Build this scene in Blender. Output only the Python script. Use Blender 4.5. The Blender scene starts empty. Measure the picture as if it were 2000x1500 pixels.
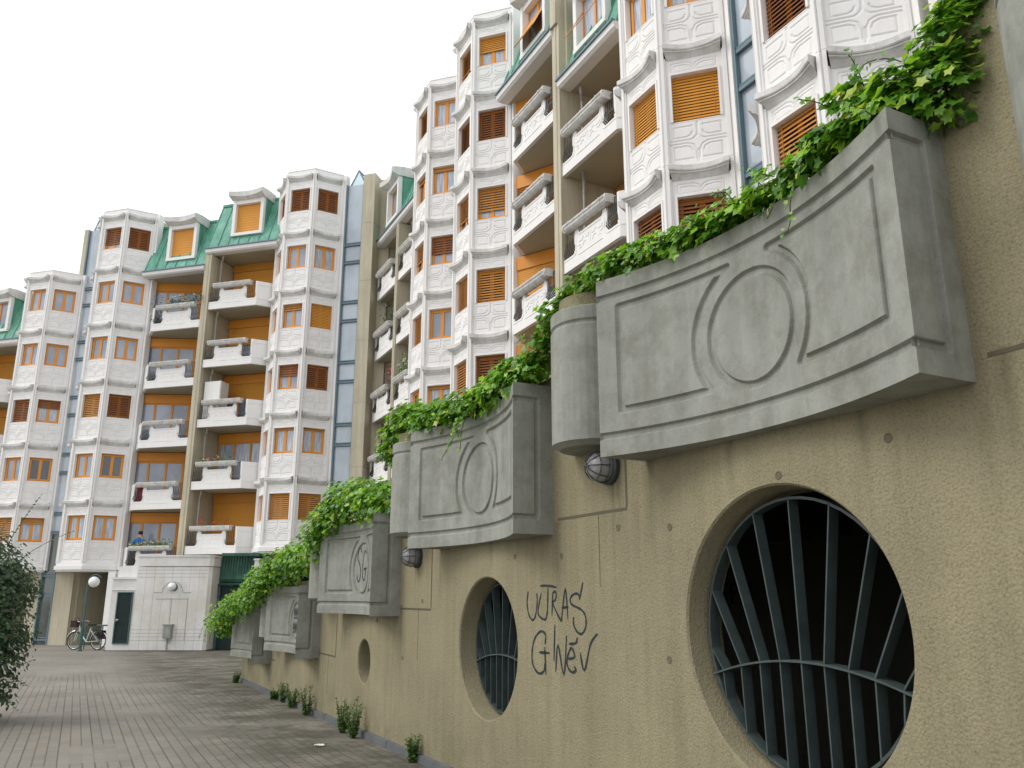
import bpy, bmesh, math, random
from mathutils import Vector, Matrix
R = math.radians
sc = bpy.context.scene
COL = sc.collection
random.seed(7)
# ------------------------------------------------------------ camera
cam = bpy.data.cameras.new('camera'); co = bpy.data.objects.new('camera', cam); COL.objects.link(co)
sc.camera = co
cam.sensor_width = 36; cam.lens = 36 * 1610 / 2000.0
cam.clip_start = .05; cam.clip_end = 2000
co.location = (0, 0, 1.6); co.rotation_euler = (R(90) + math.atan(415 / 1610.0), 0, 0)
# ------------------------------------------------------------ sky, sun, exposure
SUN_EL, SUN_AZ = R(46), R(-98)          # azimuth measured from +Y towards +X
w = bpy.data.worlds.new("World"); sc.world = w; w.use_nodes = True
nt = w.node_tree; bg = nt.nodes['Background']
sky = nt.nodes.new('ShaderNodeTexSky'); sky.sky_type = 'NISHITA'; sky.sun_disc = False
sky.sun_elevation = SUN_EL; sky.sun_rotation = SUN_AZ; sky.dust_density = 6; sky.air_density = 1.0; sky.ozone_density = 1
mixs = nt.nodes.new('ShaderNodeMixRGB'); mixs.inputs[0].default_value = .88
mixs.inputs[2].default_value = (14.0, 14.2, 14.6, 1)      # closed white cloud layer
nt.links.new(sky.outputs[0], mixs.inputs[1]); nt.links.new(mixs.outputs[0], bg.inputs[0])
bg.inputs[1].default_value = .1
sl = bpy.data.lights.new('sun', 'SUN'); sl.energy = 1.5; sl.angle = R(28); sl.color = (1, .97, .92)
so = bpy.data.objects.new('sun', sl); COL.objects.link(so)
sd = Vector((math.sin(SUN_AZ) * math.cos(SUN_EL), math.cos(SUN_AZ) * math.cos(SUN_EL), math.sin(SUN_EL)))
so.rotation_euler = sd.to_track_quat('Z', 'Y').to_euler(); so.location = (-20, 0, 60)
sc.view_settings.view_transform = 'Standard'; sc.view_settings.look = 'None'
sc.view_settings.exposure = 0.0; sc.view_settings.gamma = 1
sc.render.resolution_x = 1024; sc.render.resolution_y = 768

# ------------------------------------------------------------ materials
def nmat(name, rough=.8, spec=.3):
    m = bpy.data.materials.new(name); m.use_nodes = True
    b = m.node_tree.nodes['Principled BSDF']
    b.inputs['Roughness'].default_value = rough; b.inputs['Specular IOR Level'].default_value = spec
    return m, m.node_tree, b
def N(nt, t, **k):
    n = nt.nodes.new(t)
    for a, v in k.items():
        if a in n.inputs.keys(): n.inputs[a].default_value = v
        else: setattr(n, a, v)
    return n
def coords(nt, scale=(1, 1, 1), kind='Object'):
    tc = N(nt, 'ShaderNodeTexCoord'); mp = N(nt, 'ShaderNodeMapping')
    mp.inputs['Scale'].default_value = scale
    nt.links.new(tc.outputs[kind], mp.inputs[0]); return mp.outputs[0]
def worldpos(nt, scale=(1, 1, 1)):
    g = N(nt, 'ShaderNodeNewGeometry'); mp = N(nt, 'ShaderNodeMapping'); mp.inputs['Scale'].default_value = scale
    nt.links.new(g.outputs['Position'], mp.inputs[0]); return mp.outputs[0]
def noise(nt, vec, s, det=4, rough=.6):
    n = N(nt, 'ShaderNodeTexNoise', Scale=s, Detail=det, Roughness=rough); nt.links.new(vec, n.inputs['Vector']); return n.outputs[0]
def ramp(nt, fac, stops):
    r = N(nt, 'ShaderNodeValToRGB'); e = r.color_ramp.elements
    e[0].position, e[0].color = stops[0][0], (*stops[0][1], 1); e[1].position, e[1].color = stops[-1][0], (*stops[-1][1], 1)
    for p, c in stops[1:-1]:
        q = e.new(p); q.color = (*c, 1)
    nt.links.new(fac, r.inputs[0]); return r.outputs[0]
def mulc(nt, a, b, f=1.0):
    m = N(nt, 'ShaderNodeMixRGB', blend_type='MULTIPLY'); m.inputs[0].default_value = f
    nt.links.new(a, m.inputs[1]); nt.links.new(b, m.inputs[2]); return m.outputs[0]
def bump(nt, b, h, dist, strength=1.0):
    n = N(nt, 'ShaderNodeBump', Strength=strength, Distance=dist); nt.links.new(h, n.inputs['Height']); nt.links.new(n.outputs[0], b.inputs['Normal']); return n
def g3(c, k): return tuple(min(1, x * k) for x in c)
def mottled(name, c, lo=.82, hi=1.08, s=1.2, fine=90, bumpd=.002, streak=.0, rough=.85, spec=.25, finec=.12, dirt=None):
    m, nt, b = nmat(name, rough, spec)
    p = worldpos(nt)
    a = ramp(nt, noise(nt, p, s, 6, .65), [(.3, g3(c, lo)), (.7, g3(c, hi))])
    f = noise(nt, p, fine, 3, .7)
    ff = ramp(nt, f, [(.3, (1 - finec,) * 3), (.7, (1, 1, 1))])
    o = mulc(nt, a, ff)
    if streak:
        st = noise(nt, worldpos(nt, (3.5, 3.5, .25)), 1.6, 5, .7)
        o = mulc(nt, o, ramp(nt, st, [(.42, (1 - streak, 1 - streak, 1 - streak * .95)), (.6, (1, 1, 1))]))
    if dirt:
        dn = noise(nt, p, dirt[1], 8, .75)
        o = mulc(nt, o, ramp(nt, dn, [(.38, dirt[0]), (.56, (1, 1, 1))]))
    nt.links.new(o, b.inputs['Base Color'])
    if bumpd: bump(nt, b, f, bumpd)
    return m
M = {}
M['white'] = mottled('white_precast', (.82, .81, .79), .96, 1.02, .6, 60, 0, streak=.035, finec=.02)
M['cornice'] = mottled('weathered_cornice', (.74, .735, .71), .88, 1.04, 2.2, 50, 0, streak=.10, finec=.04, dirt=((.84, .84, .82), 3.2))
M['trough'] = mottled('weathered_trough', (.74, .73, .70), .88, 1.05, 4, 60, .001, streak=.08, finec=.06, dirt=((.78, .78, .75), 6))
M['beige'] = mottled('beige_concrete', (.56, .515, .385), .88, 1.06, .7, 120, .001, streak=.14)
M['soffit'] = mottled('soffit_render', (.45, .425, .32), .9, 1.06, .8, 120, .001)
M['concrete'] = mottled('grey_concrete', (.335, .345, .305), .86, 1.08, 1.7, 140, .001, streak=.12, finec=.14, dirt=((.78, .77, .74), 4.0))
M['curb'] = mottled('curb_concrete', (.13, .135, .14), .8, 1.1, 4, 100, .002)
M['orange'] = mottled('orange_lacquer', (.58, .245, .035), .9, 1.08, 1.0, 30, 0, rough=.5, spec=.3, finec=.03)
M['orangef'] = mottled('orange_frame', (.70, .275, .03), .92, 1.06, 1.0, 30, 0, rough=.45, spec=.35, finec=.02)
M['shut_o'] = mottled('amber_shutter', (.64, .285, .045), .9, 1.06, .6, 20, 0, rough=.55, spec=.25, finec=.03)
M['shut_s'] = mottled('wood_brown_slat', (.50, .225, .05), .85, 1.1, .8, 20, 0, rough=.55, spec=.3, finec=.05)
M['shut_d'] = mottled('dark_brown_slat', (.24, .085, .025), .85, 1.1, .8, 20, 0, rough=.6, spec=.3, finec=.05)
M['dark'] = nmat('dark_recess', .95, .05)[0]; M['dark'].node_tree.nodes['Principled BSDF'].inputs['Base Color'].default_value = (.012, .012, .012, 1)
M['steel'] = mottled('blue_grey_steel', (.13, .20, .235), .9, 1.08, 2, 60, 0, rough=.45, spec=.4, finec=.03)
M['iron'] = mottled('dark_iron', (.045, .055, .055), .8, 1.2, 5, 60, 0, rough=.5, spec=.4)
M['grille'] = mottled('teal_grille_paint', (.050, .070, .068), .75, 1.3, 6, 80, .0005, rough=.5, spec=.4)
M['pipe'] = mottled('zinc_pipe', (.30, .29, .27), .85, 1.1, 3, 60, 0, rough=.5, spec=.4)
M['teal'] = mottled('teal_paint', (.055, .125, .125), .85, 1.15, 3, 60, 0, rough=.5, spec=.4)
M['door'] = mottled('dark_green_door', (.018, .035, .033), .8, 1.2, 3, 60, 0, rough=.6, spec=.3)
M['util'] = mottled('utility_precast', (.78, .775, .75), .92, 1.03, .8, 60, .001, streak=.05, finec=.04, dirt=((.86, .83, .78), .55))
M['box'] = mottled('grey_meter_box', (.33, .34, .32), .8, 1.15, 8, 80, 0, rough=.5)
M['black'] = mottled('black_rubber', (.02, .02, .02), .8, 1.2, 8, 60, 0, rough=.6)
M['ink'] = mottled('graffiti_ink', (.022, .032, .038), .8, 1.3, 30, 200, 0, rough=.6, spec=.2)
M['mint'] = mottled('mint_bicycle_paint', (.55, .72, .66), .95, 1.02, 3, 60, 0, rough=.35, spec=.5)
M['chrome'] = nmat('bright_metal', .25, .6)[0]; M['chrome'].node_tree.nodes['Principled BSDF'].inputs['Base Color'].default_value = (.6, .6, .6, 1); M['chrome'].node_tree.nodes['Principled BSDF'].inputs['Metallic'].default_value = .9
M['basket'] = mottled('brown_wicker', (.05, .028, .022), .7, 1.3, 30, 60, .003, rough=.8)
M['skin'] = mottled('skin', (.45, .26, .18), .95, 1.05, 8, 60, 0, rough=.55)
M['shirt'] = mottled('blue_shirt', (.035, .16, .42), .85, 1.1, 12, 200, 0, rough=.9)
M['hair'] = mottled('dark_hair', (.02, .016, .014), .8, 1.2, 30, 100, 0, rough=.7)
M['soil'] = mottled('soil', (.03, .024, .017), .7, 1.3, 8, 60, .01)
M['red'] = mottled('red_petals', (.6, .02, .03), .8, 1.2, 20, 60, 0, rough=.6)
M['pink'] = mottled('pink_petals', (.7, .18, .25), .8, 1.2, 20, 60, 0, rough=.6)
M['petal'] = mottled('white_petals', (.75, .72, .6), .9, 1.05, 20, 60, 0, rough=.6)
M['opal'] = nmat('opal_glass', .15, .5)[0]; M['opal'].node_tree.nodes['Principled BSDF'].inputs['Base Color'].default_value = (.82, .83, .83, 1)
M['lampglass'] = nmat('ribbed_lamp_glass', .3, .5)[0]; M['lampglass'].node_tree.nodes['Principled BSDF'].inputs['Base Color'].default_value = (.30, .30, .30, 1)
M['cloth'] = mottled('maroon_cloth', (.25, .02, .03), .8, 1.2, 12, 60, 0)

def copper():
    m, nt, b = nmat('copper_patina', .6, .3); p = worldpos(nt, (1, 1, .35))
    o = ramp(nt, noise(nt, p, 1.7, 6, .7), [(.3, (.09, .26, .195)), (.55, (.145, .385, .29)), (.72, (.24, .50, .40))])
    o = mulc(nt, o, ramp(nt, noise(nt, worldpos(nt, (4, 4, .3)), 2.2, 5, .7), [(.4, (.72, .76, .74)), (.6, (1, 1, 1))]))
    nt.links.new(o, b.inputs['Base Color']); return m
M['copper'] = copper()
M['copper_dark'] = mottled('shaded_copper', (.055, .15, .105), .7, 1.25, 3, 40, 0, streak=.3, rough=.6, spec=.3)  # darker copy of the copper, with the canopy's shade put into its colour
def pane(name, c, var, rough=.06, curtain=False):
    m, nt, b = nmat(name, rough, .8)
    if curtain:
        n = noise(nt, worldpos(nt, (9, 9, .7)), 2.5, 3, .5); o = ramp(nt, n, [(.35, g3(c, .62)), (.65, g3(c, 1.15))])
    else:
        n = noise(nt, worldpos(nt, (.5, .5, .35)), 1.1, 3, .6); o = ramp(nt, n, [(.4, g3(c, var)), (.6, c)])
    nt.links.new(o, b.inputs['Base Color']); b.inputs['Coat Weight'].default_value = .25; b.inputs['Coat Roughness'].default_value = .03
    return m
M['pane'] = pane('window_glass', (.36, .41, .50), .6, rough=.15)
M['panec'] = pane('curtained_glass', (.42, .475, .56), .6, rough=.25, curtain=True)
M['paned'] = pane('dark_window_glass', (.07, .08, .09), .4)
mcl, ntc, bcl = nmat('clear_skylight', .05, .5); bcl.inputs['Base Color'].default_value = (.6, .72, .75, 1)
tr_ = ntc.nodes.new('ShaderNodeBsdfTransparent'); tr_.inputs[0].default_value = (.86, .94, .95, 1); mx_ = ntc.nodes.new('ShaderNodeMixShader'); mx_.inputs[0].default_value = .28
ntc.links.new(tr_.outputs[0], mx_.inputs[1]); ntc.links.new(bcl.outputs[0], mx_.inputs[2]); ntc.links.new(mx_.outputs[0], ntc.nodes['Material Output'].inputs[0]); M['clear'] = mcl
M['stair'] = pane('stairwell_glass', (.47, .54, .60), .75)
M['stairdk'] = pane('stairwell_lower_glass', (.10, .12, .11), .6)

def wallmat():
    m, nt, b = nmat('rough_tan_render', .92, .15); p = worldpos(nt)
    c = (.300, .268, .172)
    o = ramp(nt, noise(nt, p, .9, 6, .65), [(.3, g3(c, .84)), (.7, g3(c, 1.1))])
    gr = noise(nt, p, 75, 4, .75)
    o = mulc(nt, o, ramp(nt, gr, [(.32, (.66, .66, .64)), (.52, (1, 1, 1)), (.7, (1.0, 1.0, 1.0))]))
    st = noise(nt, worldpos(nt, (5.5, 5.5, .22)), 1.3, 6, .75)
    o = mulc(nt, o, ramp(nt, st, [(.36, (.87, .87, .85)), (.55, (1, 1, 1))]))
    # run-off streaks below the planter corners and lamps, damp foot of the wall
    oc = N(nt, 'ShaderNodeTexCoord'); so_ = N(nt, 'ShaderNodeSeparateXYZ'); nt.links.new(oc.outputs['Object'], so_.inputs[0])
    def mt(op, a, b_):
        n = N(nt, 'ShaderNodeMath', operation=op)
        for i, v_ in enumerate((a, b_)):
            if isinstance(v_, (int, float)): n.inputs[i].default_value = v_
            else: nt.links.new(v_, n.inputs[i])
        return n.outputs[0]
    wob = mt('MULTIPLY', mt('SUBTRACT', noise(nt, worldpos(nt), 5, 4, .7), .5), .10); sx = mt('ADD', so_.outputs[0], wob); sz = so_.outputs[2]; tot = None
    for s_, zt, wd, ln in ((-6.66, 2.56, .06, .6), (-4.06, 2.5, .08, .7), (-3.68, 2.5, .03, .55), (-3.60, 2.5, .02, .8), (-5.9, 2.5, .05, .4), (-4.9, 2.5, .06, .35), (-2.76, 2.1, .09, .9), (-.22, 2.1, .07, .8), (.46, 2.0, .025, .7), (.54, 2.0, .02, .6), (1.0, 1.4, .09, .8), (3.5, 1.4, .08, .7), (4.75, .7, .08, .5), (-1.5, 2.1, .07, .3)):
        a_ = mt('MAXIMUM', mt('SUBTRACT', 1, mt('DIVIDE', mt('ABSOLUTE', mt('SUBTRACT', sx, s_), 0), wd)), 0)
        l_ = mt('MULTIPLY', mt('MAXIMUM', mt('SUBTRACT', 1, mt('DIVIDE', mt('SUBTRACT', zt, sz), ln)), 0), mt('LESS_THAN', sz, zt + .1)); q_ = mt('MULTIPLY', a_, l_)
        tot = q_ if tot is None else mt('MAXIMUM', tot, q_)
    foot = mt('MULTIPLY', mt('MAXIMUM', mt('SUBTRACT', 1, mt('DIVIDE', mt('ADD', sz, .1), .55)), 0), mt('MAXIMUM', mt('MULTIPLY', mt('SUBTRACT', noise(nt, worldpos(nt), 4, 6, .7), .42), 3), 0))
    tot = mt('MINIMUM', mt('MULTIPLY', mt('ADD', tot, mt('MULTIPLY', foot, 1.2)), .48), .7)
    sm_ = N(nt, 'ShaderNodeMixRGB'); nt.links.new(tot, sm_.inputs[0]); nt.links.new(o, sm_.inputs[1]); sm_.inputs[2].default_value = (.095, .09, .055, 1); o = sm_.outputs[0]
    nt.links.new(o, b.inputs['Base Color'])
    v = N(nt, 'ShaderNodeTexVoronoi', Scale=62.0); nt.links.new(p, v.inputs['Vector'])
    ad = N(nt, 'ShaderNodeMath', operation='MULTIPLY_ADD'); nt.links.new(v.outputs['Distance'], ad.inputs[0]); ad.inputs[1].default_value = -.6; nt.links.new(gr, ad.inputs[2])
    bump(nt, b, ad.outputs[0], .006, .9); return m
M['wall'] = wallmat()
def leafmat(name, dark, mid, light, trans=.35, rough=.35):
    m, nt, b = nmat(name, rough, .45)
    g = N(nt, 'ShaderNodeNewGeometry')
    o = ramp(nt, g.outputs['Random Per Island'], [(0, dark), (.30, g3(dark, 1.4)), (.62, mid), (.93, light), (.97, (light[0] * 1.25, light[1] * .9, light[2]))])
    nt.links.new(o, b.inputs['Base Color'])
    t = N(nt, 'ShaderNodeBsdfTranslucent'); ms = N(nt, 'ShaderNodeMixShader'); ms.inputs[0].default_value = trans
    nt.links.new(mulc(nt, o, ramp(nt, g.outputs['Random Per Island'], [(0, (1, 1, .6)), (1, (1, 1, .5))])), t.inputs[0])
    nt.links.new(b.outputs[0], ms.inputs[1]); nt.links.new(t.outputs[0], ms.inputs[2])
    nt.links.new(ms.outputs[0], nt.nodes['Material Output'].inputs[0]); return m
M['ivy'] = leafmat('ivy_leaf', (.07, .19, .02), (.20, .43, .04), (.40, .66, .08), .45, .28)
M['hedge'] = leafmat('hedge_leaf', (.02, .045, .018), (.04, .085, .03), (.08, .15, .055), .25, .45)
M['weed'] = leafmat('weed_leaf', (.05, .12, .03), (.10, .20, .05), (.17, .29, .09), .35, .6)
M['bluegreen'] = leafmat('balcony_leaf', (.03, .08, .05), (.06, .13, .08), (.12, .2, .13), .3, .5)
M['stem'] = mottled('stem', (.07, .075, .03), .8, 1.2, 20, 60, 0)

def paving():
    m, nt, b = nmat('paving', .85, .25)
    g = N(nt, 'ShaderNodeNewGeometry'); mp = N(nt, 'ShaderNodeMapping', vector_type='POINT'); mp.inputs['Rotation'].default_value = (0, 0, -R(27.0) )
    nt.links.new(g.outputs['Position'], mp.inputs[0]); 
    sp = N(nt, 'ShaderNodeSeparateXYZ'); nt.links.new(mp.outputs[0], sp.inputs[0])
    def mth(op, a, b_=None, c=None):
        n = N(nt, 'ShaderNodeMath', operation=op)
        for i, v in enumerate((a, b_, c)):
            if v is None: continue
            if isinstance(v, (int, float)): n.inputs[i].default_value = v
            else: nt.links.new(v, n.inputs[i])
        return n.outputs[0]
    X, Y = sp.outputs[0], sp.outputs[1]
    CW, RL = .36, .66
    cx = mth('DIVIDE', X, CW); cyy = mth('DIVIDE', Y, RL)
    icx = mth('FLOOR', cx); icy = mth('FLOOR', cyy); fx = mth('FRACT', cx); fy = mth('FRACT', cyy)
    def line(fr, wid):    # 1 on the joint
        d = mth('MINIMUM', fr, mth('SUBTRACT', 1, fr)); return mth('SUBTRACT', 1, mth('SMOOTH_MIN', 1, mth('DIVIDE', d, wid), .1))
    colj0 = line(fx, .035); rowj = mth('MULTIPLY', line(fy, .016), .5)
    # bricks laid lengthwise along y: five per column, offset dashes
    bx = mth('FRACT', mth('MULTIPLY', fx, 3)); bxi = mth('FLOOR', mth('MULTIPLY', cx, 3))
    off = mth('MULTIPLY', mth('MODULO', bxi, 2), .5)
    by = mth('FRACT', mth('ADD', mth('MULTIPLY', cyy, 3), off)); 
    gap = line(bx, .10); dash = mth('LESS_THAN', mth('ABSOLUTE', mth('SUBTRACT', by, .5)), .36)
    brick1 = mth('MULTIPLY', gap, dash); brick2 = mth('MULTIPLY', line(by, .05), .45)
    wc = N(nt, 'ShaderNodeTexWhiteNoise', noise_dimensions='3D'); cc = N(nt, 'ShaderNodeCombineXYZ'); nt.links.new(mth('FLOOR', mth('DIVIDE', cx, 2)), cc.inputs[0]); nt.links.new(mth('FLOOR', mth('DIVIDE', cyy, 2)), cc.inputs[1]); nt.links.new(cc.outputs[0], wc.inputs['Vector'])
    ck = mth('GREATER_THAN', wc.outputs[0], .42)
    br = mth('MULTIPLY', mth('MAXIMUM', brick1, brick2), mth('ADD', mth('MULTIPLY', ck, .75), .12))
    colj = mth('MULTIPLY', colj0, mth('ADD', .35, mth('MULTIPLY', ck, .45))); joint = mth('MAXIMUM', mth('MAXIMUM', colj, rowj), br)
    spw = N(nt, 'ShaderNodeSeparateXYZ'); nt.links.new(g.outputs['Position'], spw.inputs[0])
    far = mth('MINIMUM', 1, mth('MAXIMUM', .12, mth('MULTIPLY', mth('SUBTRACT', 21.8, spw.outputs[1]), 2)))
    joint = mth('MULTIPLY', joint, far)
    wn = N(nt, 'ShaderNodeTexWhiteNoise', noise_dimensions='3D'); cb = N(nt, 'ShaderNodeCombineXYZ'); nt.links.new(icx, cb.inputs[0]); nt.links.new(icy, cb.inputs[1]); nt.links.new(cb.outputs[0], wn.inputs['Vector'])
    wb = N(nt, 'ShaderNodeTexWhiteNoise', noise_dimensions='3D'); cb2 = N(nt, 'ShaderNodeCombineXYZ'); nt.links.new(bxi, cb2.inputs[0]); nt.links.new(mth('FLOOR', mth('MULTIPLY', cyy, 3)), cb2.inputs[1]); nt.links.new(cb2.outputs[0], wb.inputs['Vector'])
    base = ramp(nt, noise(nt, worldpos(nt), .45, 6, .65), [(.3, (.215, .200, .168)), (.7, (.315, .296, .256))])
    o = mulc(nt, base, ramp(nt, wn.outputs[0], [(0, (.93, .93, .93)), (1, (1, 1, 1))]))
    tint = ramp(nt, wb.outputs[0], [(0, (.88, .88, .89)), (.8, (1, 1, 1)), (1, (1, .93, .89))]); o = mulc(nt, o, tint)
    o = mulc(nt, o, ramp(nt, noise(nt, worldpos(nt), 55, 3, .7), [(.3, (.78, .78, .78)), (.65, (1, 1, 1))]))
    jm = N(nt, 'ShaderNodeMixRGB'); nt.links.new(joint, jm.inputs[0]); nt.links.new(o, jm.inputs[1]); jm.inputs[2].default_value = (.05, .045, .035, 1)
    # dirt and moss gathered towards the foot of the wall, in patches
    mo = noise(nt, worldpos(nt), 1.3, 8, .78)
    dm = mth('MULTIPLY', mth('MINIMUM', 1, mth('MAXIMUM', 0, mth('DIVIDE', mth('SUBTRACT', X, 1.0), 1.3))), mth('MINIMUM', 1, mth('MAXIMUM', 0, mth('MULTIPLY', mth('SUBTRACT', mo, .36), 5))))
    dk = N(nt, 'ShaderNodeMixRGB'); nt.links.new(mth('MULTIPLY', dm, .82), dk.inputs[0]); nt.links.new(jm.outputs[0], dk.inputs[1]); dk.inputs[2].default_value = (.060, .056, .038, 1)
    nt.links.new(dk.outputs[0], b.inputs['Base Color'])
    h = mth('ADD', mth('MULTIPLY', joint, -1), mth('MULTIPLY', mo, .1)); bump(nt, b, h, .006, .6)
    return m
M['paving'] = paving()

# ------------------------------------------------------------ mesh helper
class MB:
    def __init__(s): s.v, s.f, s.m, s.s = [], [], [], []
    def add(s, vs, fs, mi=0, T=None, sm=False):
        o = len(s.v); s.v += [tuple(T @ Vector(p)) for p in vs] if T else [tuple(p) for p in vs]
        s.f += [tuple(i + o for i in f) for f in fs]; s.m += [mi] * len(fs); s.s += [sm] * len(fs)
    def box(s, x0, x1, y0, y1, z0, z1, mi=0, T=None):
        s.add([(x0, y0, z0), (x1, y0, z0), (x1, y1, z0), (x0, y1, z0), (x0, y0, z1), (x1, y0, z1), (x1, y1, z1), (x0, y1, z1)],
              [(0, 3, 2, 1), (4, 5, 6, 7), (0, 1, 5, 4), (1, 2, 6, 5), (2, 3, 7, 6), (3, 0, 4, 7)], mi, T)
    def prism(s, pts, z0, z1, mi=0, T=None):      # pts (x,y) ccw
        n = len(pts); z1s = z1 if isinstance(z1, (list, tuple)) else [z1] * n
        s.add([(p[0], p[1], z0) for p in pts] + [(p[0], p[1], z1s[i]) for i, p in enumerate(pts)],
              [tuple(range(n))[::-1], tuple(range(n, 2 * n))] + [(i, (i + 1) % n, n + (i + 1) % n, n + i) for i in range(n)], mi, T)
    def xz(s, pts, y0, y1, mi=0, T=None):         # outline in x,z extruded along y
        n = len(pts)
        s.add([(p[0], y0, p[1]) for p in pts] + [(p[0], y1, p[1]) for p in pts],
              [tuple(range(n)), tuple(range(n, 2 * n))[::-1]] + [(i, n + i, n + (i + 1) % n, (i + 1) % n) for i in range(n)], mi, T)
    def yz(s, pts, x0, x1, mi=0, T=None):
        n = len(pts)
        s.add([(x0, p[0], p[1]) for p in pts] + [(x1, p[0], p[1]) for p in pts],
              [tuple(range(n))[::-1], tuple(range(n, 2 * n))] + [(i, (i + 1) % n, n + (i + 1) % n, n + i) for i in range(n)], mi, T)
    def tube(s, pts, r, k=6, mi=0, T=None, r2=None):
        pts = [Vector(p) for p in pts]; n = len(pts); vs = []
        for i, p in enumerate(pts):
            d = (pts[min(i + 1, n - 1)] - pts[max(i - 1, 0)])
            d = d.normalized() if d.length > 1e-9 else Vector((0, 0, 1))
            u = d.cross(Vector((0, 0, 1))); u = d.cross(Vector((1, 0, 0))) if u.length < .05 else u
            u.normalize(); q = d.cross(u)
            rr = r if r2 is None else r + (r2 - r) * i / (n - 1)
            for j in range(k):
                a = 2 * math.pi * j / k; vs.append(p + u * (math.cos(a) * rr) + q * (math.sin(a) * rr))
        fs = [(i * k + j, i * k + (j + 1) % k, (i + 1) * k + (j + 1) % k, (i + 1) * k + j) for i in range(n - 1) for j in range(k)]
        fs += [tuple(range(k))[::-1], tuple(range((n - 1) * k, n * k))]
        s.add(vs, fs, mi, T)
    def lathe(s, prof, k=20, mi=0, T=None):        # prof (r,z)
        vs = [(r * math.cos(2 * math.pi * j / k), r * math.sin(2 * math.pi * j / k), z) for r, z in prof for j in range(k)]
        fs = [(i * k + j, i * k + (j + 1) % k, (i + 1) * k + (j + 1) % k, (i + 1) * k + j) for i in range(len(prof) - 1) for j in range(k)]
        s.add(vs, fs, mi, T)
    def sphere(s, c, r, k=14, mi=0, sc=(1, 1, 1)):
        prof = [(math.sin(math.pi * i / (k // 2 + 2)) * r, -math.cos(math.pi * i / (k // 2 + 2)) * r) for i in range(k // 2 + 3)]
        s.lathe([(max(a, 1e-4), b) for a, b in prof], k, mi, Matrix.Translation(c) @ Matrix.Diagonal((*sc, 1)))
    def grid(s, fn, nu, nv, mi=0, T=None):
        vs = [fn(i / nu, j / nv) for j in range(nv + 1) for i in range(nu + 1)]
        fs = [(j * (nu + 1) + i, j * (nu + 1) + i + 1, (j + 1) * (nu + 1) + i + 1, (j + 1) * (nu + 1) + i) for j in range(nv) for i in range(nu)]
        s.add(vs, fs, mi, T, True)
    def mesh(s, name, mats, smooth=False):
        me = bpy.data.meshes.new(name); me.from_pydata(s.v, [], s.f)
        for m in (mats if isinstance(mats, (list, tuple)) else [mats]): me.materials.append(M[m])
        if len(me.materials) > 1: me.polygons.foreach_set('material_index', s.m)
        if smooth: me.polygons.foreach_set('use_smooth', [True] * len(me.polygons))
        elif any(s.s): me.polygons.foreach_set('use_smooth', s.s)
        me.update(); return me
    def build(s, name, mats, parent=None, loc=(0, 0, 0), rz=0, smooth=False):
        return place(name, s.mesh(name, mats, smooth), parent, loc, rz)
def place(name, me, parent=None, loc=(0, 0, 0), rz=0, scale=None):
    o = bpy.data.objects.new(name, me); COL.objects.link(o)
    o.location = loc; o.rotation_euler = (0, 0, rz)
    if scale: o.scale = scale
    if parent: o.parent = parent
    return o
def tag(o, label, cat, group=None):
    o['label'] = label; o['category'] = cat
    if group: o['group'] = group
    return o
def thing(name, label, cat, loc=(0, 0, 0), rz=0, group=None):
    o = place(name, None, None, loc, rz); return tag(o, label, cat, group)
def struct(o): o['kind'] = 'structure'; return o
def fixn(me):
    bm = bmesh.new(); bm.from_mesh(me); bmesh.ops.recalc_face_normals(bm, faces=bm.faces); bm.to_mesh(me); bm.free(); return me
def segd(px, py, a, b):
    ax, ay = a; bx, by = b; dx, dy = bx - ax, by - ay; L = dx * dx + dy * dy
    t = 0 if L == 0 else max(0, min(1, ((px - ax) * dx + (py - ay) * dy) / L))
    return math.hypot(px - ax - t * dx, py - ay - t * dy)
def arc(cx, cy, r, a0, a1, n=8, ry=None):
    ry = r if ry is None else ry
    return [(cx + r * math.cos(R(a0 + (a1 - a0) * i / n)), cy + ry * math.sin(R(a0 + (a1 - a0) * i / n))) for i in range(n + 1)]
class Groove:          # distance field to polylines, bucketed for speed
    def __init__(s, lines, wdt, dep):   # flat bottomed groove
        s.w, s.d, s.b = wdt, dep, {}; s.c = .08
        for l in lines:
            for a, b in zip(l, l[1:]):
                for i in range(int(math.floor((min(a[0], b[0]) - wdt) / s.c)), int(math.floor((max(a[0], b[0]) + wdt) / s.c)) + 1):
                    for j in range(int(math.floor((min(a[1], b[1]) - wdt) / s.c)), int(math.floor((max(a[1], b[1]) + wdt) / s.c)) + 1):
                        s.b.setdefault((i, j), []).append((a, b))
    def __call__(s, x, z):
        m = 9
        for a, b in s.b.get((int(math.floor(x / s.c)), int(math.floor(z / s.c))), ()): m = min(m, segd(x, z, a, b))
        if m >= s.w: return 0
        t = m / s.w; return -s.d * min(1, (1 - t) * 2.6)
# ------------------------------------------------------------ ground
def gz(x, y): return -.013 * y
gm = MB()
gx = [-400, -120, -50, -30, -20, -10, 0, 10, 30, 120, 400]; gy = [-60, -20, 0, 10, 20, 30, 40, 60, 120, 400]
gm.add([(x, y, gz(x, y)) for y in gy for x in gx], [(j * 11 + i, j * 11 + i + 1, (j + 1) * 11 + i + 1, (j + 1) * 11 + i) for j in range(9) for i in range(10)])
struct(gm.build('ground', 'paving'))

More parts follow.
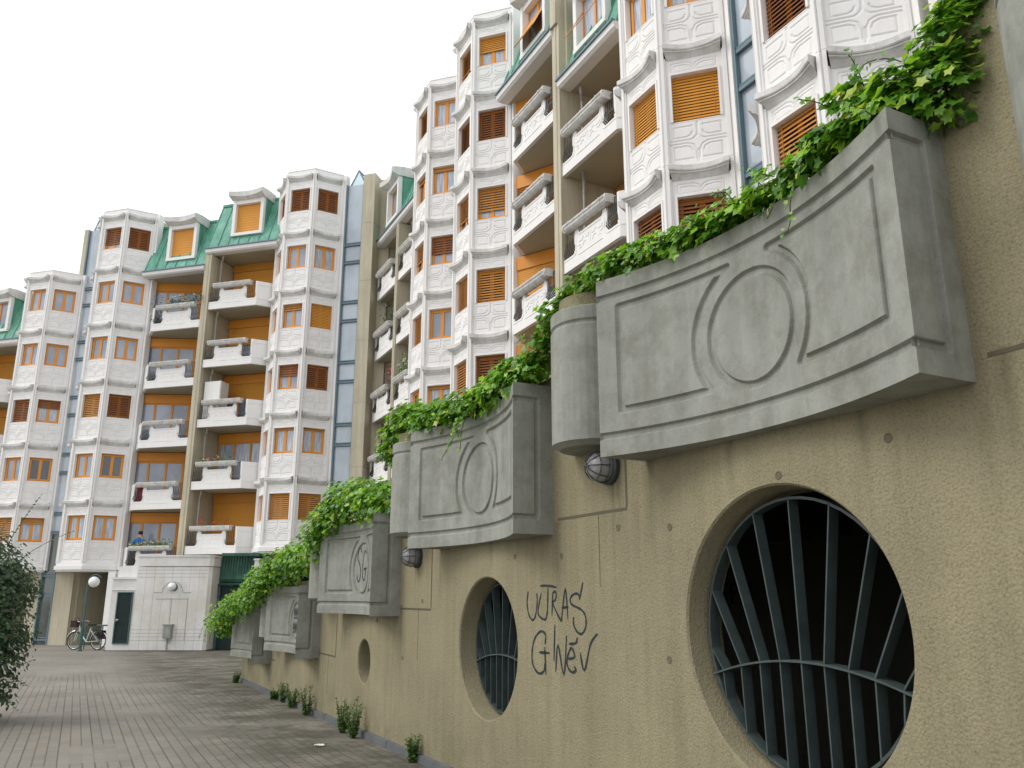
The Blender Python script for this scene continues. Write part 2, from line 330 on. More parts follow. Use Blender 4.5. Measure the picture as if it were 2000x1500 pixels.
# ------------------------------------------------------------ long garden wall, local frame: x along the wall (away), y outwards
WO = Vector((-.88, 9.4, 0)); WA = Vector((-.454, .891)).normalized(); WR = math.atan2(WA.y, WA.x)
def wloc(s, n, z): return (WO.x + WA.x * s - WA.y * n, WO.y + WA.y * s + WA.x * n, z)
def wz(s, n=0): p = wloc(s, n, 0); return gz(p[0], p[1])
wall = thing('garden_wall', 'long tan rough rendered wall with round barred openings running beside the path', 'wall', WO, WR)
MODS = [(-13.0, -10.4, 4.8), (-10.4, -6.61, 4.36), (-6.61, -2.74, 3.92), (-2.74, 1.06, 3.46), (1.06, 4.84, 2.68), (4.84, 8.58, 1.86), (8.58, 11.6, 1.55)]
HOLES = [(-5.22, 1.40, .818), (-1.40, 1.135, .64), (2.41, .765, .275)]
wm = MB(); ZB = -.7
def quad(m, s0, s1, z0, z1):
    ns, nz = max(1, int((s1 - s0) / .5)), max(1, int((z1 - z0) / .5))
    m.grid(lambda u, v: (s1 + (s0 - s1) * u, 0, z0 + (z1 - z0) * v), ns, nz)
for (a, b, top) in MODS:
    hs = [h for h in HOLES if a < h[0] < b]
    if not hs: quad(wm, a, b, ZB, top); continue
    c, cz, r = hs[0]; L0, L1 = c - r - .12, c + r + .12
    quad(wm, a, L0, ZB, top); quad(wm, L1, b, ZB, top)
    T0 = cz + r + .1; B0 = cz - r - .08
    quad(wm, L0, L1, T0, top); quad(wm, L0, L1, ZB, B0)
    K = 96; angs = sorted(set([2 * math.pi * i / K for i in range(K)] + [math.atan2(zz - cz, ss - c) % (2 * math.pi) for ss in (L0, L1) for zz in (B0, T0)]))
    def rect(a_):
        dx, dz = math.cos(a_), math.sin(a_); t = 1e9
        if dx > 1e-9: t = min(t, (L1 - c) / dx)
        if dx < -1e-9: t = min(t, (L0 - c) / dx)
        if dz > 1e-9: t = min(t, (T0 - cz) / dz)
        if dz < -1e-9: t = min(t, (B0 - cz) / dz)
        return (c + dx * t, 0, cz + dz * t)
    n_ = len(angs); rr, ri, dp = r + .012, r - .03 * r, -.26
    rings = [[rect(q) for q in angs], [(c + rr * math.cos(q), 0, cz + rr * math.sin(q)) for q in angs],
             [(c + r * math.cos(q), -.014, cz + r * math.sin(q)) for q in angs], [(c + ri * math.cos(q), dp, cz + ri * math.sin(q)) for q in angs],
             [(c + (ri + .5) * math.cos(q), dp, cz + (ri + .5) * math.sin(q)) for q in angs]]
    vs = [p for g_ in rings for p in g_]
    wm.add(vs, [(k * n_ + i, (k + 1) * n_ + i, (k + 1) * n_ + (i + 1) % n_, k * n_ + (i + 1) % n_) for k in range(4) for i in range(n_)])
# wall ends, copings and terrace body behind
for i, (a, b, top) in enumerate(MODS):
    wm.add([(a, 0, top), (b, 0, top), (b, -.3, top), (a, -.3, top)], [(0, 1, 2, 3)])
    if i + 1 < len(MODS):
        t2 = MODS[i + 1][2]; wm.add([(b, 0, t2), (b, -.3, t2), (b, -.3, top), (b, 0, top)], [(0, 1, 2, 3)])
wm.add([(11.6, 0, ZB), (11.6, -8, ZB), (11.6, -8, 1.55), (11.6, 0, 1.55)], [(0, 1, 2, 3)])
o = wm.build('wall_face', 'wall', wall); fixn(o.data)
tm = MB()
for (a, b, top) in MODS: tm.box(a, b, -8.0, -.3, top - .45, top - .22)
struct(tm.build('terrace', 'soil', None, WO, WR))
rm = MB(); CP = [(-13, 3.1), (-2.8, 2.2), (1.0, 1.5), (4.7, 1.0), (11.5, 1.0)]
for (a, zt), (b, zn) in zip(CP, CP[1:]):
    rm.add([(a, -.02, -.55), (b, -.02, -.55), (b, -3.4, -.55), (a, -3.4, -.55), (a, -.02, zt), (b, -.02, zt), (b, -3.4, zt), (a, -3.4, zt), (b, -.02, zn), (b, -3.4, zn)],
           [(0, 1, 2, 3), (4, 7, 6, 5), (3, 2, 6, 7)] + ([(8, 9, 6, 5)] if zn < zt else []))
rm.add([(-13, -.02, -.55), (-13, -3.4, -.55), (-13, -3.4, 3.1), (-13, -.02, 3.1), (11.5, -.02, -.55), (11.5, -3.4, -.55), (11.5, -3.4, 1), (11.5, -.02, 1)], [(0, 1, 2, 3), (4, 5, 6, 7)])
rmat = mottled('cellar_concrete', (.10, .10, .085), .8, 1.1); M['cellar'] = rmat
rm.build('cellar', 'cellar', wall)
# fixings: small round form-tie pits in the render
pm = MB()
for s, z in [(-5.29, 2.27), (-4.27, 2.05), (-3.66, 2.09), (-6.04, 2.36), (-6.95, 3.35), (-2.83, 1.92), (-1.94, 2.25), (.3, 1.55), (1.9, 1.3), (-2.0, 1.95), (.9, .9), (-4.2, 1.2)]:
    pm.lathe([(.0001, .0), (.016, .0), (.021, .003), (.026, .0)], 14, 0, Matrix.Translation((s, .0015, z)) @ Matrix.Rotation(R(-90), 4, 'X'))
M['pit'] = mottled('tie_hole', (.15, .13, .085), .9, 1.1)
pm.build('tie_hole_cover', 'pit', wall)
# construction joints
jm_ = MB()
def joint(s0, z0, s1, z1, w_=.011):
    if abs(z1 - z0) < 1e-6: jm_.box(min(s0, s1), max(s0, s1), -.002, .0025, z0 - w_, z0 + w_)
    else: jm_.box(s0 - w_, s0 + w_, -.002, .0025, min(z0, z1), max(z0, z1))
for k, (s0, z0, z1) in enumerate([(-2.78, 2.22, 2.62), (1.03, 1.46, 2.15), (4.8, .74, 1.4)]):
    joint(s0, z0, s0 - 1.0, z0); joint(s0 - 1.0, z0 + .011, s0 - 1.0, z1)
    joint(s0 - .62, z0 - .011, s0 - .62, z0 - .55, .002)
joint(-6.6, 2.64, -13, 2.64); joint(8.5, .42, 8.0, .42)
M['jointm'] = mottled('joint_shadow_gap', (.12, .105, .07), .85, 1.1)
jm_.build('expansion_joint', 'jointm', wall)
# kerb strip along the foot
km = MB()
for i in range(26):
    a, b = -13 + i * .95, -13 + i * .95 + .93
    if a > 11.3: break
    za, zb = wz(a), wz(b)
    km.add([(a, 0, za - .05), (b, 0, zb - .05), (b, .05, zb - .05), (a, .05, za - .05), (a, 0, za + .085), (b, 0, zb + .085), (b, .045, zb + .075), (a, .045, za + .075)],
           [(0, 3, 2, 1), (4, 5, 6, 7), (0, 1, 5, 4), (1, 2, 6, 5), (2, 3, 7, 6), (3, 0, 4, 7)])
o = km.build('kerb', 'curb', wall); fixn(o.data)
# grilles in the openings
for (c, cz, r) in HOLES:
    r = r * .965; g = place('grille', None, wall, (c, -.125 if r > .7 else -.17, cz))
    m = MB(); D, tk = .075, .006
    def ringz(rad): m.add([(rad_ * math.cos(q), y_, rad_ * math.sin(q)) for q in [2 * math.pi * i / 48 for i in range(48)] for rad_, y_ in ((rad, 0), (rad, -D), (rad - .016, -D), (rad - .016, 0))],
                          [(i * 4 + j, ((i + 1) % 48) * 4 + j, ((i + 1) % 48) * 4 + (j + 1) % 4, i * 4 + (j + 1) % 4) for i in range(48) for j in range(4)])
    ringz(r * .965); m.build('rim', 'grille', g)
    AK = -.19 if r > .7 else -.115
    def ac(x): return r * AK - .16 * r * (x / r / .95) ** 2
    m = MB()
    xs = [r * .93 * (-1 + 2 * i / 24) for i in range(25)]
    m.add([p for x in xs for p in ((x, .012, ac(x) - tk), (x, -D - .01, ac(x) - tk), (x, -D - .01, ac(x) + tk), (x, .012, ac(x) + tk))],
          [(i * 4 + j, i * 4 + (j + 1) % 4, (i + 1) * 4 + (j + 1) % 4, (i + 1) * 4 + j) for i in range(24) for j in range(4)])
    o = m.build('arch_bar', 'grille', g); fixn(o.data)
    nb = 9 if r > .4 else 5; stp = .205 * r if r > .4 else .34 * r
    for i in range(nb):
        xa = (i - (nb - 1) / 2) * stp; za = ac(xa)
        # upper bar fans outwards
        k = (i - (nb - 1) / 2) / ((nb - 1) / 2); ang = k * R(36); dx, dz = math.sin(ang), math.cos(ang)
        rr = r * .96; bq = xa * dx + za * dz; t = -bq + math.sqrt(max(0, bq * bq - (xa * xa + za * za - rr * rr)))
        for (x0, z0, x1, z1) in ((xa, za + tk, xa + dx * t, za + dz * t), (xa, za - tk, xa * .97, -math.sqrt(max(.0001, rr * rr - (xa * .97) ** 2)))):
            if abs(z1 - z0) < .03: continue
            ux, uz = (x1 - x0), (z1 - z0); ll = math.hypot(ux, uz); px, pz = -uz / ll * tk * .8, ux / ll * tk * .8
            m = MB(); m.add([(x0 - px, 0, z0 - pz), (x0 + px, 0, z0 + pz), (x1 + px, 0, z1 + pz), (x1 - px, 0, z1 - pz), (x0 - px, -D, z0 - pz), (x0 + px, -D, z0 + pz), (x1 + px, -D, z1 + pz), (x1 - px, -D, z1 - pz)],
                            [(0, 1, 2, 3), (4, 7, 6, 5), (0, 4, 5, 1), (1, 5, 6, 2), (2, 6, 7, 3), (3, 7, 4, 0)])
            o = m.build('bar', 'grille', g); fixn(o.data)
# letters painted on the cellar wall behind the big opening
fc = bpy.data.curves.new('cellar_letters', 'FONT'); fc.body = 'FFU'; fc.size = .34; fc.extrude = .002; fc.materials.append(M['black'])
fo = bpy.data.objects.new('cellar_lettering', fc); COL.objects.link(fo); fo.parent = wall
fo.location = (-.80, -3.38, 1.52); fo.rotation_euler = (R(90), 0, R(180))
# graffiti
def ribbon(m, pts, wd, fy, th=.0025):
    # smooth the stroke
    P = [Vector(p) for p in pts]; Q = []
    for i in range(len(P) - 1):
        p0, p1, p2, p3 = P[max(i - 1, 0)], P[i], P[i + 1], P[min(i + 2, len(P) - 1)]
        for t in [0, .25, .5, .75]:
            Q.append(.5 * ((2 * p1) + (-p0 + p2) * t + (2 * p0 - 5 * p1 + 4 * p2 - p3) * t * t + (-p0 + 3 * p1 - 3 * p2 + p3) * t ** 3))
    Q.append(P[-1]); n = len(Q); vs = []
    for i, q in enumerate(Q):
        d = Q[min(i + 1, n - 1)] - Q[max(i - 1, 0)]; d = d.normalized() if d.length > 1e-6 else Vector((1, 0))
        k = wd * (.75 + .35 * math.sin(i * .9) ** 2) * (.6 if i in (0, n - 1) else 1); e = Vector((-d.y, d.x)) * k
        for q2 in (q + e, q - e): vs.append((q2.x, fy(q2.x) + th, q2.y))
    m.add(vs, [(2 * i, 2 * i + 1, 2 * i + 3, 2 * i + 2) for i in range(n - 1)])
GRAF = [[(-2.252, 1.644), (-2.229, 1.548), (-2.261, 1.449), (-2.326, 1.406), (-2.38, 1.441), (-2.413, 1.549), (-2.408, 1.628)], [(-2.484, 1.628), (-2.427, 1.481), (-2.464, 1.433), (-2.556, 1.416), (-2.583, 1.483)], [(-2.468, 1.687), (-2.612, 1.687), (-2.747, 1.672)], [(-2.602, 1.681), (-2.587, 1.445)], [(-2.681, 1.637), (-2.663, 1.447)], [(-2.681, 1.627), (-2.723, 1.641), (-2.737, 1.608), (-2.717, 1.57), (-2.679, 1.546), (-2.802, 1.417), (-2.825, 1.45), (-2.885, 1.664), (-2.918, 1.424)], [(-2.824, 1.513), (-2.927, 1.518)], [(-3.102, 1.59), (-3.076, 1.621), (-2.995, 1.612), (-2.956, 1.571), (-2.992, 1.535), (-3.116, 1.504), (-3.18, 1.457), (-3.184, 1.378), (-3.126, 1.323), (-3.056, 1.334), (-3.005, 1.39), (-3.007, 1.444)], [(-3.156, 1.711), (-3.098, 1.572)], [(-2.542, 1.216), (-2.553, 1.292), (-2.472, 1.318), (-2.366, 1.256), (-2.316, 1.147), (-2.332, 1.042), (-2.425, 0.983), (-2.517, 1.004), (-2.539, 1.075)], [(-2.537, 1.197), (-2.553, 0.979)], [(-2.438, 1.149), (-2.62, 1.153)], [(-2.71, 1.382), (-2.687, 1.094)], [(-2.714, 1.014), (-2.754, 1.226), (-2.842, 1.001), (-2.892, 1.301)], [(-2.908, 1.126), (-3.005, 1.141), (-2.997, 1.185), (-2.957, 1.209), (-2.905, 1.144), (-2.894, 1.081), (-2.956, 1.032), (-3.028, 1.046), (-3.002, 1.075)], [(-2.927, 1.239), (-3.032, 1.25), (-3.055, 1.294)], [(-3.095, 1.181), (-3.15, 1.055), (-3.243, 1.25), (-3.346, 1.331)]]
gt = thing('graffiti', 'black graffiti reading ULTRAS GINEV sprayed on the tan wall right of the second round opening', 'graffiti', WO, WR)
names = 'ULTTRRASSGGGINEEV'
m = MB()
for i, st in enumerate(GRAF):
    if i == 9: m.build('word', 'ink', gt); m = MB()
    ribbon(m, st, .0100 if i < 9 else .0110, lambda x: 0)
m.build('word', 'ink', gt)

# ------------------------------------------------------------ concrete planters hung on the wall
PL = [  # near end s, bottom z, height, label
    (-10.4, 2.97, 1.29, None),
    (-6.53, 2.53, 1.29, 'large grey concrete planter with carved circle panel, nearest and highest above the big round opening'),
    (-2.70, 2.10, 1.28, 'grey concrete planter with carved circle hung above the second round opening'),
    (1.05, 1.37, 1.23, 'grey concrete planter with SG scrawled in its carved circle, above the smallest round opening'),
    (4.75, .66, 1.11, 'concrete planter with a scribbled tag in its circle, half under the drooping ivy'),
    (8.40, .34, 1.12, 'lowest and farthest concrete planter at the end of the tan wall, mostly under ivy')]
PLEN, PD, PS = 2.5, .38, .27
def py(x): return PD - PS * (1 - (2 * x / PLEN - 1) ** 2)
def planter(s0, zb, H, label, res):
    t = thing('wall_planter', label, 'planter', wloc(s0, 0, zb), WR, 'concrete planters stepping down the wall')
    cx, cz, r = PLEN / 2, .475 * H, .268 * H; ra = .37 * H
    zt, zl = .82 * H, .24 * H; a1 = math.degrees(math.asin((zt - cz) / ra)); a0 = math.degrees(math.asin((cz - zl) / ra))
    right = arc(cx, cz, ra, -a0, a1, 14); left = arc(cx, cz, ra, 180 + a0, 180 - a1, 14)
    lines = [[(0, .14), (PLEN, .14)], [(0, H - .14), (PLEN, H - .14)], arc(cx, cz, r, 0, 360, 48),
             right + [(PLEN - .17, zt), (PLEN - .17, zl), right[0]], left + [(.17, zt), (.17, zl), left[0]]]
    G = Groove(lines, .026, .023)
    m = MB(); nu, nv = int(PLEN / res), int(H / res)
    m.grid(lambda u, v: (PLEN * (1 - u), py(PLEN * (1 - u)) + G(PLEN * (1 - u), H * v), H * v), nu, nv)
    Gs = Groove([[(PD, .14), (.15, .14), (.15, H - .14), (PD, H - .14)]], .024, .021)
    m.grid(lambda u, v: (-Gs(PD * (1 - u), H * v), PD * (1 - u), H * v), max(6, int(PD / res)), nv)
    m.grid(lambda u, v: (PLEN, PD * u, H * v), 2, 4)
    K = 20; xs = [PLEN * i / K for i in range(K + 1)]
    m.add([p for x in xs for p in ((x, 0, 0), (x, py(x), 0))], [(2 * i, 2 * i + 2, 2 * i + 3, 2 * i + 1) for i in range(K)])
    vs = []
    for x in xs:
        xi = min(max(x, .09), PLEN - .09); vs += [(x, py(x), H), (xi, max(py(x) - .08, .02), H), (xi, max(py(x) - .08, .02), H - .12), (xi, 0, H - .12)]
    m.add(vs, [(4 * i + j, 4 * i + 4 + j, 4 * i + 5 + j, 4 * i + 1 + j) for i in range(K) for j in range(2)])
    m.add([(0, 0, H), (0, PD, H), (.09, PD - .08, H), (.09, 0, H), (PLEN, 0, H), (PLEN, PD, H), (PLEN - .09, PD - .08, H), (PLEN - .09, 0, H)], [(0, 1, 2, 3), (4, 7, 6, 5)])
    m.s = [False] * len(m.s); o = m.build('trough', 'concrete', t)
    sm = MB(); sm.add([(x, q, H - .07) for x in xs for q in (0, max(py(x) - .07, .02))], [(2 * i, 2 * i + 1, 2 * i + 3, 2 * i + 2) for i in range(K)])
    sm.build('soil', 'soil', t)
    return t
def cyl(s0, zb, H, label):
    t = thing('wall_bastion', label, 'bastion', wloc(s0 + 3.11, 0, zb + .17), WR, 'half round bastions between the planters')
    def half(r, z0, z1, dz=0):
        return [(r * math.cos(R(a)), r * math.sin(R(a))) for a in range(0, 181, 9)]
    m = MB(); hp = H - .2
    prof = [(.02, 0), (.30, 0), (.36, .035), (.36, hp - .155), (.345, hp - .14), (.345, hp - .125), (.36, hp - .11), (.36, hp - .01), (.35, hp), (.29, hp)]
    n = 21
    m.add([(r * math.cos(R(9 * i)), r * math.sin(R(9 * i)), z) for r, z in prof for i in range(n)],
          [(j * n + i, j * n + i + 1, (j + 1) * n + i + 1, (j + 1) * n + i) for j in range(len(prof) - 1) for i in range(n - 1)])
    m.build('drum', 'concrete', t, smooth=False)
    m = MB(); m.prism([(.29 * math.cos(R(a)), .29 * math.sin(R(a))) for a in range(0, 181, 9)] , hp - .02, hp + .12); m.build('core', 'wall', t)
BL = [None, 'grey half round bastion with a tan drum on top, left of the nearest planter', 'half round bastion left of the second planter from the right', 'pale half round bastion left of the SG planter',
      'half round bastion between the two ivy covered planters', None]
for i, (s0, zb, H, lab) in enumerate(PL):
    if i == 0:
        cyl(s0, zb, H, 'grey half round bastion cut off by the right edge of the picture'); continue
    t = planter(s0, zb, H, lab, (0, .006, .008, .012, .015, .015)[i])
    if i < 5: cyl(s0, zb, H, BL[i])
    if i == 3:
        m = MB()
        for st in ([(.16, .17), (.10, .24), (.03, .2), (.01, .1), (.09, .02), (.14, -.08), (.1, -.2), (.03, -.19), (0, -.12)],):
            ribbon(m, [(PLEN / 2 + .2 - x - .0, .475 * H + z + .05) for x, z in [(p[0], p[1]) for p in st]][::1], .012, py, .003)
        ribbon(m, [(PLEN / 2 - .18, .475 * H + .2), (PLEN / 2 - .10, .475 * H + .24), (PLEN / 2 - .03, .475 * H + .1), (PLEN / 2 - .04, .475 * H - .1), (PLEN / 2 - .13, .475 * H - .14), (PLEN / 2 - .17, .475 * H - .02), (PLEN / 2 - .08, .475 * H + .0), (PLEN / 2 - .24, .475 * H + .01)], .012, py, .003)
        gg = thing('graffiti', 'black letters SG sprayed inside the carved circle of a planter', 'graffiti', wloc(s0, 0, zb), WR)
        m.build('lettering', 'ink', gg)
    if i in (4, 5):
        m = MB(); rs = random.Random(i)
        for q in range(2):
            for k in range(5):
                x0 = PLEN / 2 + .16 - k * .075; z0 = .475 * H + .1 - q * .24
                ribbon(m, [(x0, z0), (x0 - .02, z0 + .12), (x0 - .05, z0 + .02), (x0 - .03, z0 - .05), (x0 - .08, z0 - .03 + rs.uniform(-.03, .05))], .011, py, .003)
        gg = thing('graffiti', ['scribbled two line tag inside the circle of the planter below the SG one', 'faint scribbled tag on the lowest planter at the wall end'][i - 4], 'graffiti', wloc(s0, 0, zb), WR)
        m.build('lettering', 'ink', gg)
# bulkhead lamps under the bastions
def bulkhead(s, z, label):
    t = thing('wall_lamp', label, 'lamp', wloc(s, 0, z), WR, 'caged lamps under the bastions')
    Rx = Matrix.Rotation(R(-90), 4, 'X')
    m = MB(); m.lathe([(.001, 0), (.115, 0), (.115, .035), (.10, .05)], 24, 0, Rx); m.build('base', 'iron', t)
    t.scale = (1.15, 1.0, 1.15)
    m = MB(); m.lathe([(.092, .045), (.095, .10), (.085, .15), (.055, .185), (.0005, .20)], 24, 0, Rx); m.build('globe', 'lampglass', t, smooth=True)
    m = MB()
    for a in range(0, 180, 45):
        m.tube([(.103 * math.cos(R(b)) * math.cos(R(a)), .07 + .145 * max(0, math.sin(R(b))) if math.sin(R(b)) > 0 else .05, .103 * math.cos(R(b)) * math.sin(R(a))) for b in range(0, 181, 15)], .0035, 5)
    for rr, yy in ((.104, .08), (.092, .15)): m.tube([(rr * math.cos(R(a)), yy, rr * math.sin(R(a))) for a in range(0, 361, 20)], .0035, 5)
    m.build('cage', 'iron', t)
bulkhead(-3.58, 2.545, 'caged round bulkhead lamp under the bastion beside the nearest planter')
bulkhead(.46, 2.05, 'caged bulkhead lamp half hidden under the second planter from the right')

# ------------------------------------------------------------ foliage
IVY = [(1.0, 90), (.62, 112), (.86, 140), (.5, 168), (.62, 212), (.22, 262)]
def leaf_verts(P, nrm, up, r, rnd, shape=IVY, fold=.18):
    nrm = nrm.normalized(); t = up - nrm * up.dot(nrm)
    if t.length < 1e-3: t = nrm.orthogonal()
    t.normalize(); b = nrm.cross(t)
    L = [P + (t * (q * math.sin(R(a))) + b * (q * math.cos(R(a)))) * r + nrm * (fold * r * abs(q * math.cos(R(a)))) for q, a in shape]
    Rr = [P + (t * (q * math.sin(R(a))) - b * (q * math.cos(R(a)))) * r + nrm * (fold * r * abs(q * math.cos(R(a)))) for q, a in shape[1:]]
    return L, Rr
def add_leaf(m, P, nrm, up, r, rnd, shape=IVY, fold=.18):
    L, Rr = leaf_verts(P, nrm, up, r, rnd, shape, fold); n = len(L)
    base = P - (L[0] - P) * .15
    m.add(L + [base] + Rr, [tuple(range(n + 1)), (0, n) + tuple(range(n + len(Rr), n, -1))])
OV = [(1.0, 90), (.62, 125), (.45, 180), (.5, 225), (.35, 262)]
def blob_leaves(m, rnd, c, rad, cnt, r, out, shape=IVY, fill=.35):
    c = Vector(c)
    for _ in range(cnt):
        d = Vector((rnd.gauss(0, 1), rnd.gauss(0, 1), rnd.gauss(0, 1))).normalized()
        if d.z < -.35 and rnd.random() < .6: d.z = -d.z
        k = 1.0 + rnd.gauss(0, .10) if rnd.random() > fill else rnd.uniform(.4, .95)
        P = c + Vector((d.x * rad[0], d.y * rad[1], d.z * rad[2])) * k
        nrm = d * .6 + Vector(out) * .7 + Vector((rnd.uniform(-.6, .6), rnd.uniform(-.6, .6), rnd.uniform(-.1, .9)))
        up = Vector((rnd.uniform(-.7, .7), rnd.uniform(-.2, .5), -1 + rnd.uniform(-.1, .9)))
        add_leaf(m, P, nrm, up, r * rnd.choice((.5, .7, .85, 1, 1.15, 1.35)) * rnd.uniform(.85, 1.15), rnd, shape)
def trail(m, ms, rnd, p, d, L, r, shape=IVY, droop=1.0, dens=.035):
    p = Vector(p); d = Vector(d).normalized(); pts = [p.copy()]; n = int(L / .04)
    for i in range(n):
        d = (d + Vector((rnd.uniform(-.25, .25), rnd.uniform(-.25, .25), rnd.uniform(-.2, .2) - .16 * droop))).normalized(); p = p + d * .04; pts.append(p.copy())
        for _q in range(2):
            nr = Vector((rnd.uniform(-.7, .7), .8, rnd.uniform(-.2, .9))); up = d + Vector((rnd.uniform(-.8, .8), rnd.uniform(-.3, .6), -.4))
            add_leaf(m, p + Vector((rnd.uniform(-.03, .03), rnd.uniform(0, .03), rnd.uniform(-.03, .03))), nr, up, r * rnd.uniform(.5, 1.0) * (1.1 - .5 * i / n), rnd, shape)
    if len(pts) > 2: ms.tube(pts, .0035, 4)
# (label, blobs[(s,n,z,rs,rn,rz,count)], trails, leaf radius)
def ivy(label, blobs, trails, r, seed, grp='ivy plants spilling over the planters'):
    rnd = random.Random(seed); t = thing('ivy_plant', label, 'ivy', wloc(blobs[0][0], 0, 0), WR, grp)
    o = Vector((blobs[0][0], 0, 0)); m = MB(); ms = MB()
    for (s, n, z, a, b, c, cnt) in blobs: blob_leaves(m, rnd, Vector((s, n, z)) - o, (a, b, c), cnt, r, (0, .55, .5))
    for (s, n, z, dx, dy, dz, L) in trails: trail(m, ms, rnd, Vector((s, n, z)) - o, (dx, dy, dz), L, r * .8)
    m.build('leaves', 'ivy', t)
    ms.tube([Vector((b[0], b[1], b[2] - b[5] * .6)) - o for b in blobs], .012, 5); ms.build('stems', 'stem', t)
def chain(pts, n, rad, cnt):
    out = []
    for i in range(n):
        u = i / (n - 1) * (len(pts) - 1); k = min(int(u), len(pts) - 2); f = u - k
        p = [pts[k][j] + (pts[k + 1][j] - pts[k][j]) * f for j in range(3)]
        j = 1 + .25 * math.sin(i * 2.3); out.append((p[0], p[1], p[2], rad[0] * j, rad[1] * j, rad[2] * j, cnt))
    return out
rt = random.Random(3)
T5 = [(-6.4 + i * .33, .30, 3.86, rt.uniform(-.5, .5), 1, .2, rt.uniform(.12, .3)) for i in range(8)] + [(-5.92, .27, 3.86, 0, .5, -.6, .5), (-5.8, .25, 3.86, 0, .5, -.6, .32), (-4.7, .3, 3.85, 0, 1, 0, .3)]
T5 += [(-6.3 + i * .28, .1, 3.95, rt.uniform(-.4, .4), .2, 1, rt.uniform(.10, .22)) for i in range(10)]
ivy('ivy mound along the top of the nearest big planter', chain([(-6.42, .16, 3.93), (-5.9, .10, 3.92), (-5.2, .03, 3.90), (-4.6, .10, 3.92), (-4.1, .18, 3.95)], 17, (.19, .15, .105), 150), T5, .052, 11)
ivy('dense ivy hump where the nearest planter meets the higher wall', chain([(-6.45, .16, 4.02), (-6.2, .12, 4.08), (-5.95, .12, 3.98)], 3, (.15, .14, .11), 150), [(-6.1, .2, 4.1, .3, .5, .6, .22), (-6.3, .2, 4.1, -.2, .5, .7, .2)], .055, 21)
ivy('dense dark ivy clump in the corner against the higher tan wall at upper right', chain([(-6.6, .06, 3.9), (-6.62, .03, 4.15), (-6.75, -.06, 4.42), (-7.4, -.14, 4.50), (-8.6, -.2, 4.5)], 13, (.15, .13, .15), 190), [(-6.45, .1, 4.2, .4, .6, .4, .25)], .045, 12)
ivy('ivy cascading over the bastion between the two nearest planters', chain([(-4.1, .16, 4.00), (-3.6, .16, 4.00), (-3.15, .14, 3.93), (-2.86, .12, 3.72), (-2.68, .16, 3.50)], 12, (.15, .15, .09), 140), [(-3.0, .1, 3.95, .3, .3, .2, .3), (-2.7, .2, 3.8, .4, .3, .2, .25)], .045, 13)
T4 = [(-2.4 + i * .33, .28, 3.42, rt.uniform(-.3, .3), 1, .1, rt.uniform(.12, .3)) for i in range(7)] + [(-1.3, .2, 3.42, 0, .5, -.6, .62), (-1.42, .2, 3.42, 0, .5, -.6, .45), (-1.2, .2, 3.42, 0, .5, -.6, .4)]
T4 += [(-2.4 + i * .28, .1, 3.5, rt.uniform(-.4, .4), .2, 1, rt.uniform(.08, .2)) for i in range(9)]
ivy('ivy mound along the top of the second planter from the right', chain([(-2.5, .18, 3.52), (-1.5, .07, 3.48), (-.3, .2, 3.50)], 14, (.22, .18, .15), 190), T4, .056, 14)
ivy('ivy hanging down over the bastion left of the second planter', chain([(-.2, .2, 3.50), (.3, .18, 3.70), (.75, .2, 3.60), (.95, .2, 3.34)], 8, (.2, .2, .15), 190), [(.7, .3, 3.4, .4, .5, 0, .25)], .052, 15)
ivy('bright tall ivy bush heaped on the SG planter', chain([(1.25, .12, 2.68), (2.0, .16, 2.85), (2.8, .2, 2.93), (3.4, .3, 2.68), (3.9, .34, 2.36)], 12, (.30, .28, .25), 400), [(3.6, .45, 2.5, .3, .6, -.3, .6), (3.3, .45, 2.6, .2, .6, -.1, .5), (2.5, .3, 2.7, 0, .8, 0, .35)], .050, 16)
ivy('big ivy heap spreading over the planter with the scribbled tag', chain([(4.7, .1, 2.15), (5.6, .2, 2.22), (6.6, .3, 2.08), (7.4, .4, 1.84), (8.0, .4, 1.62)], 14, (.36, .32, .25), 440), [(6.5 + i * .25, .6, 1.85, .2, .8, -.2, .5) for i in range(5)], .048, 17)
ivy('lowest ivy mass drooping off the far end of the wall over the last planter', chain([(8.3, .35, 1.62), (9.2, .4, 1.52), (10.2, .48, 1.38), (11.2, .5, 1.15), (11.9, .45, .88)], 11, (.38, .34, .22), 380), [(10 + i * .3, .75, 1.15, .6, .5, -.3, .6) for i in range(6)], .048, 18)
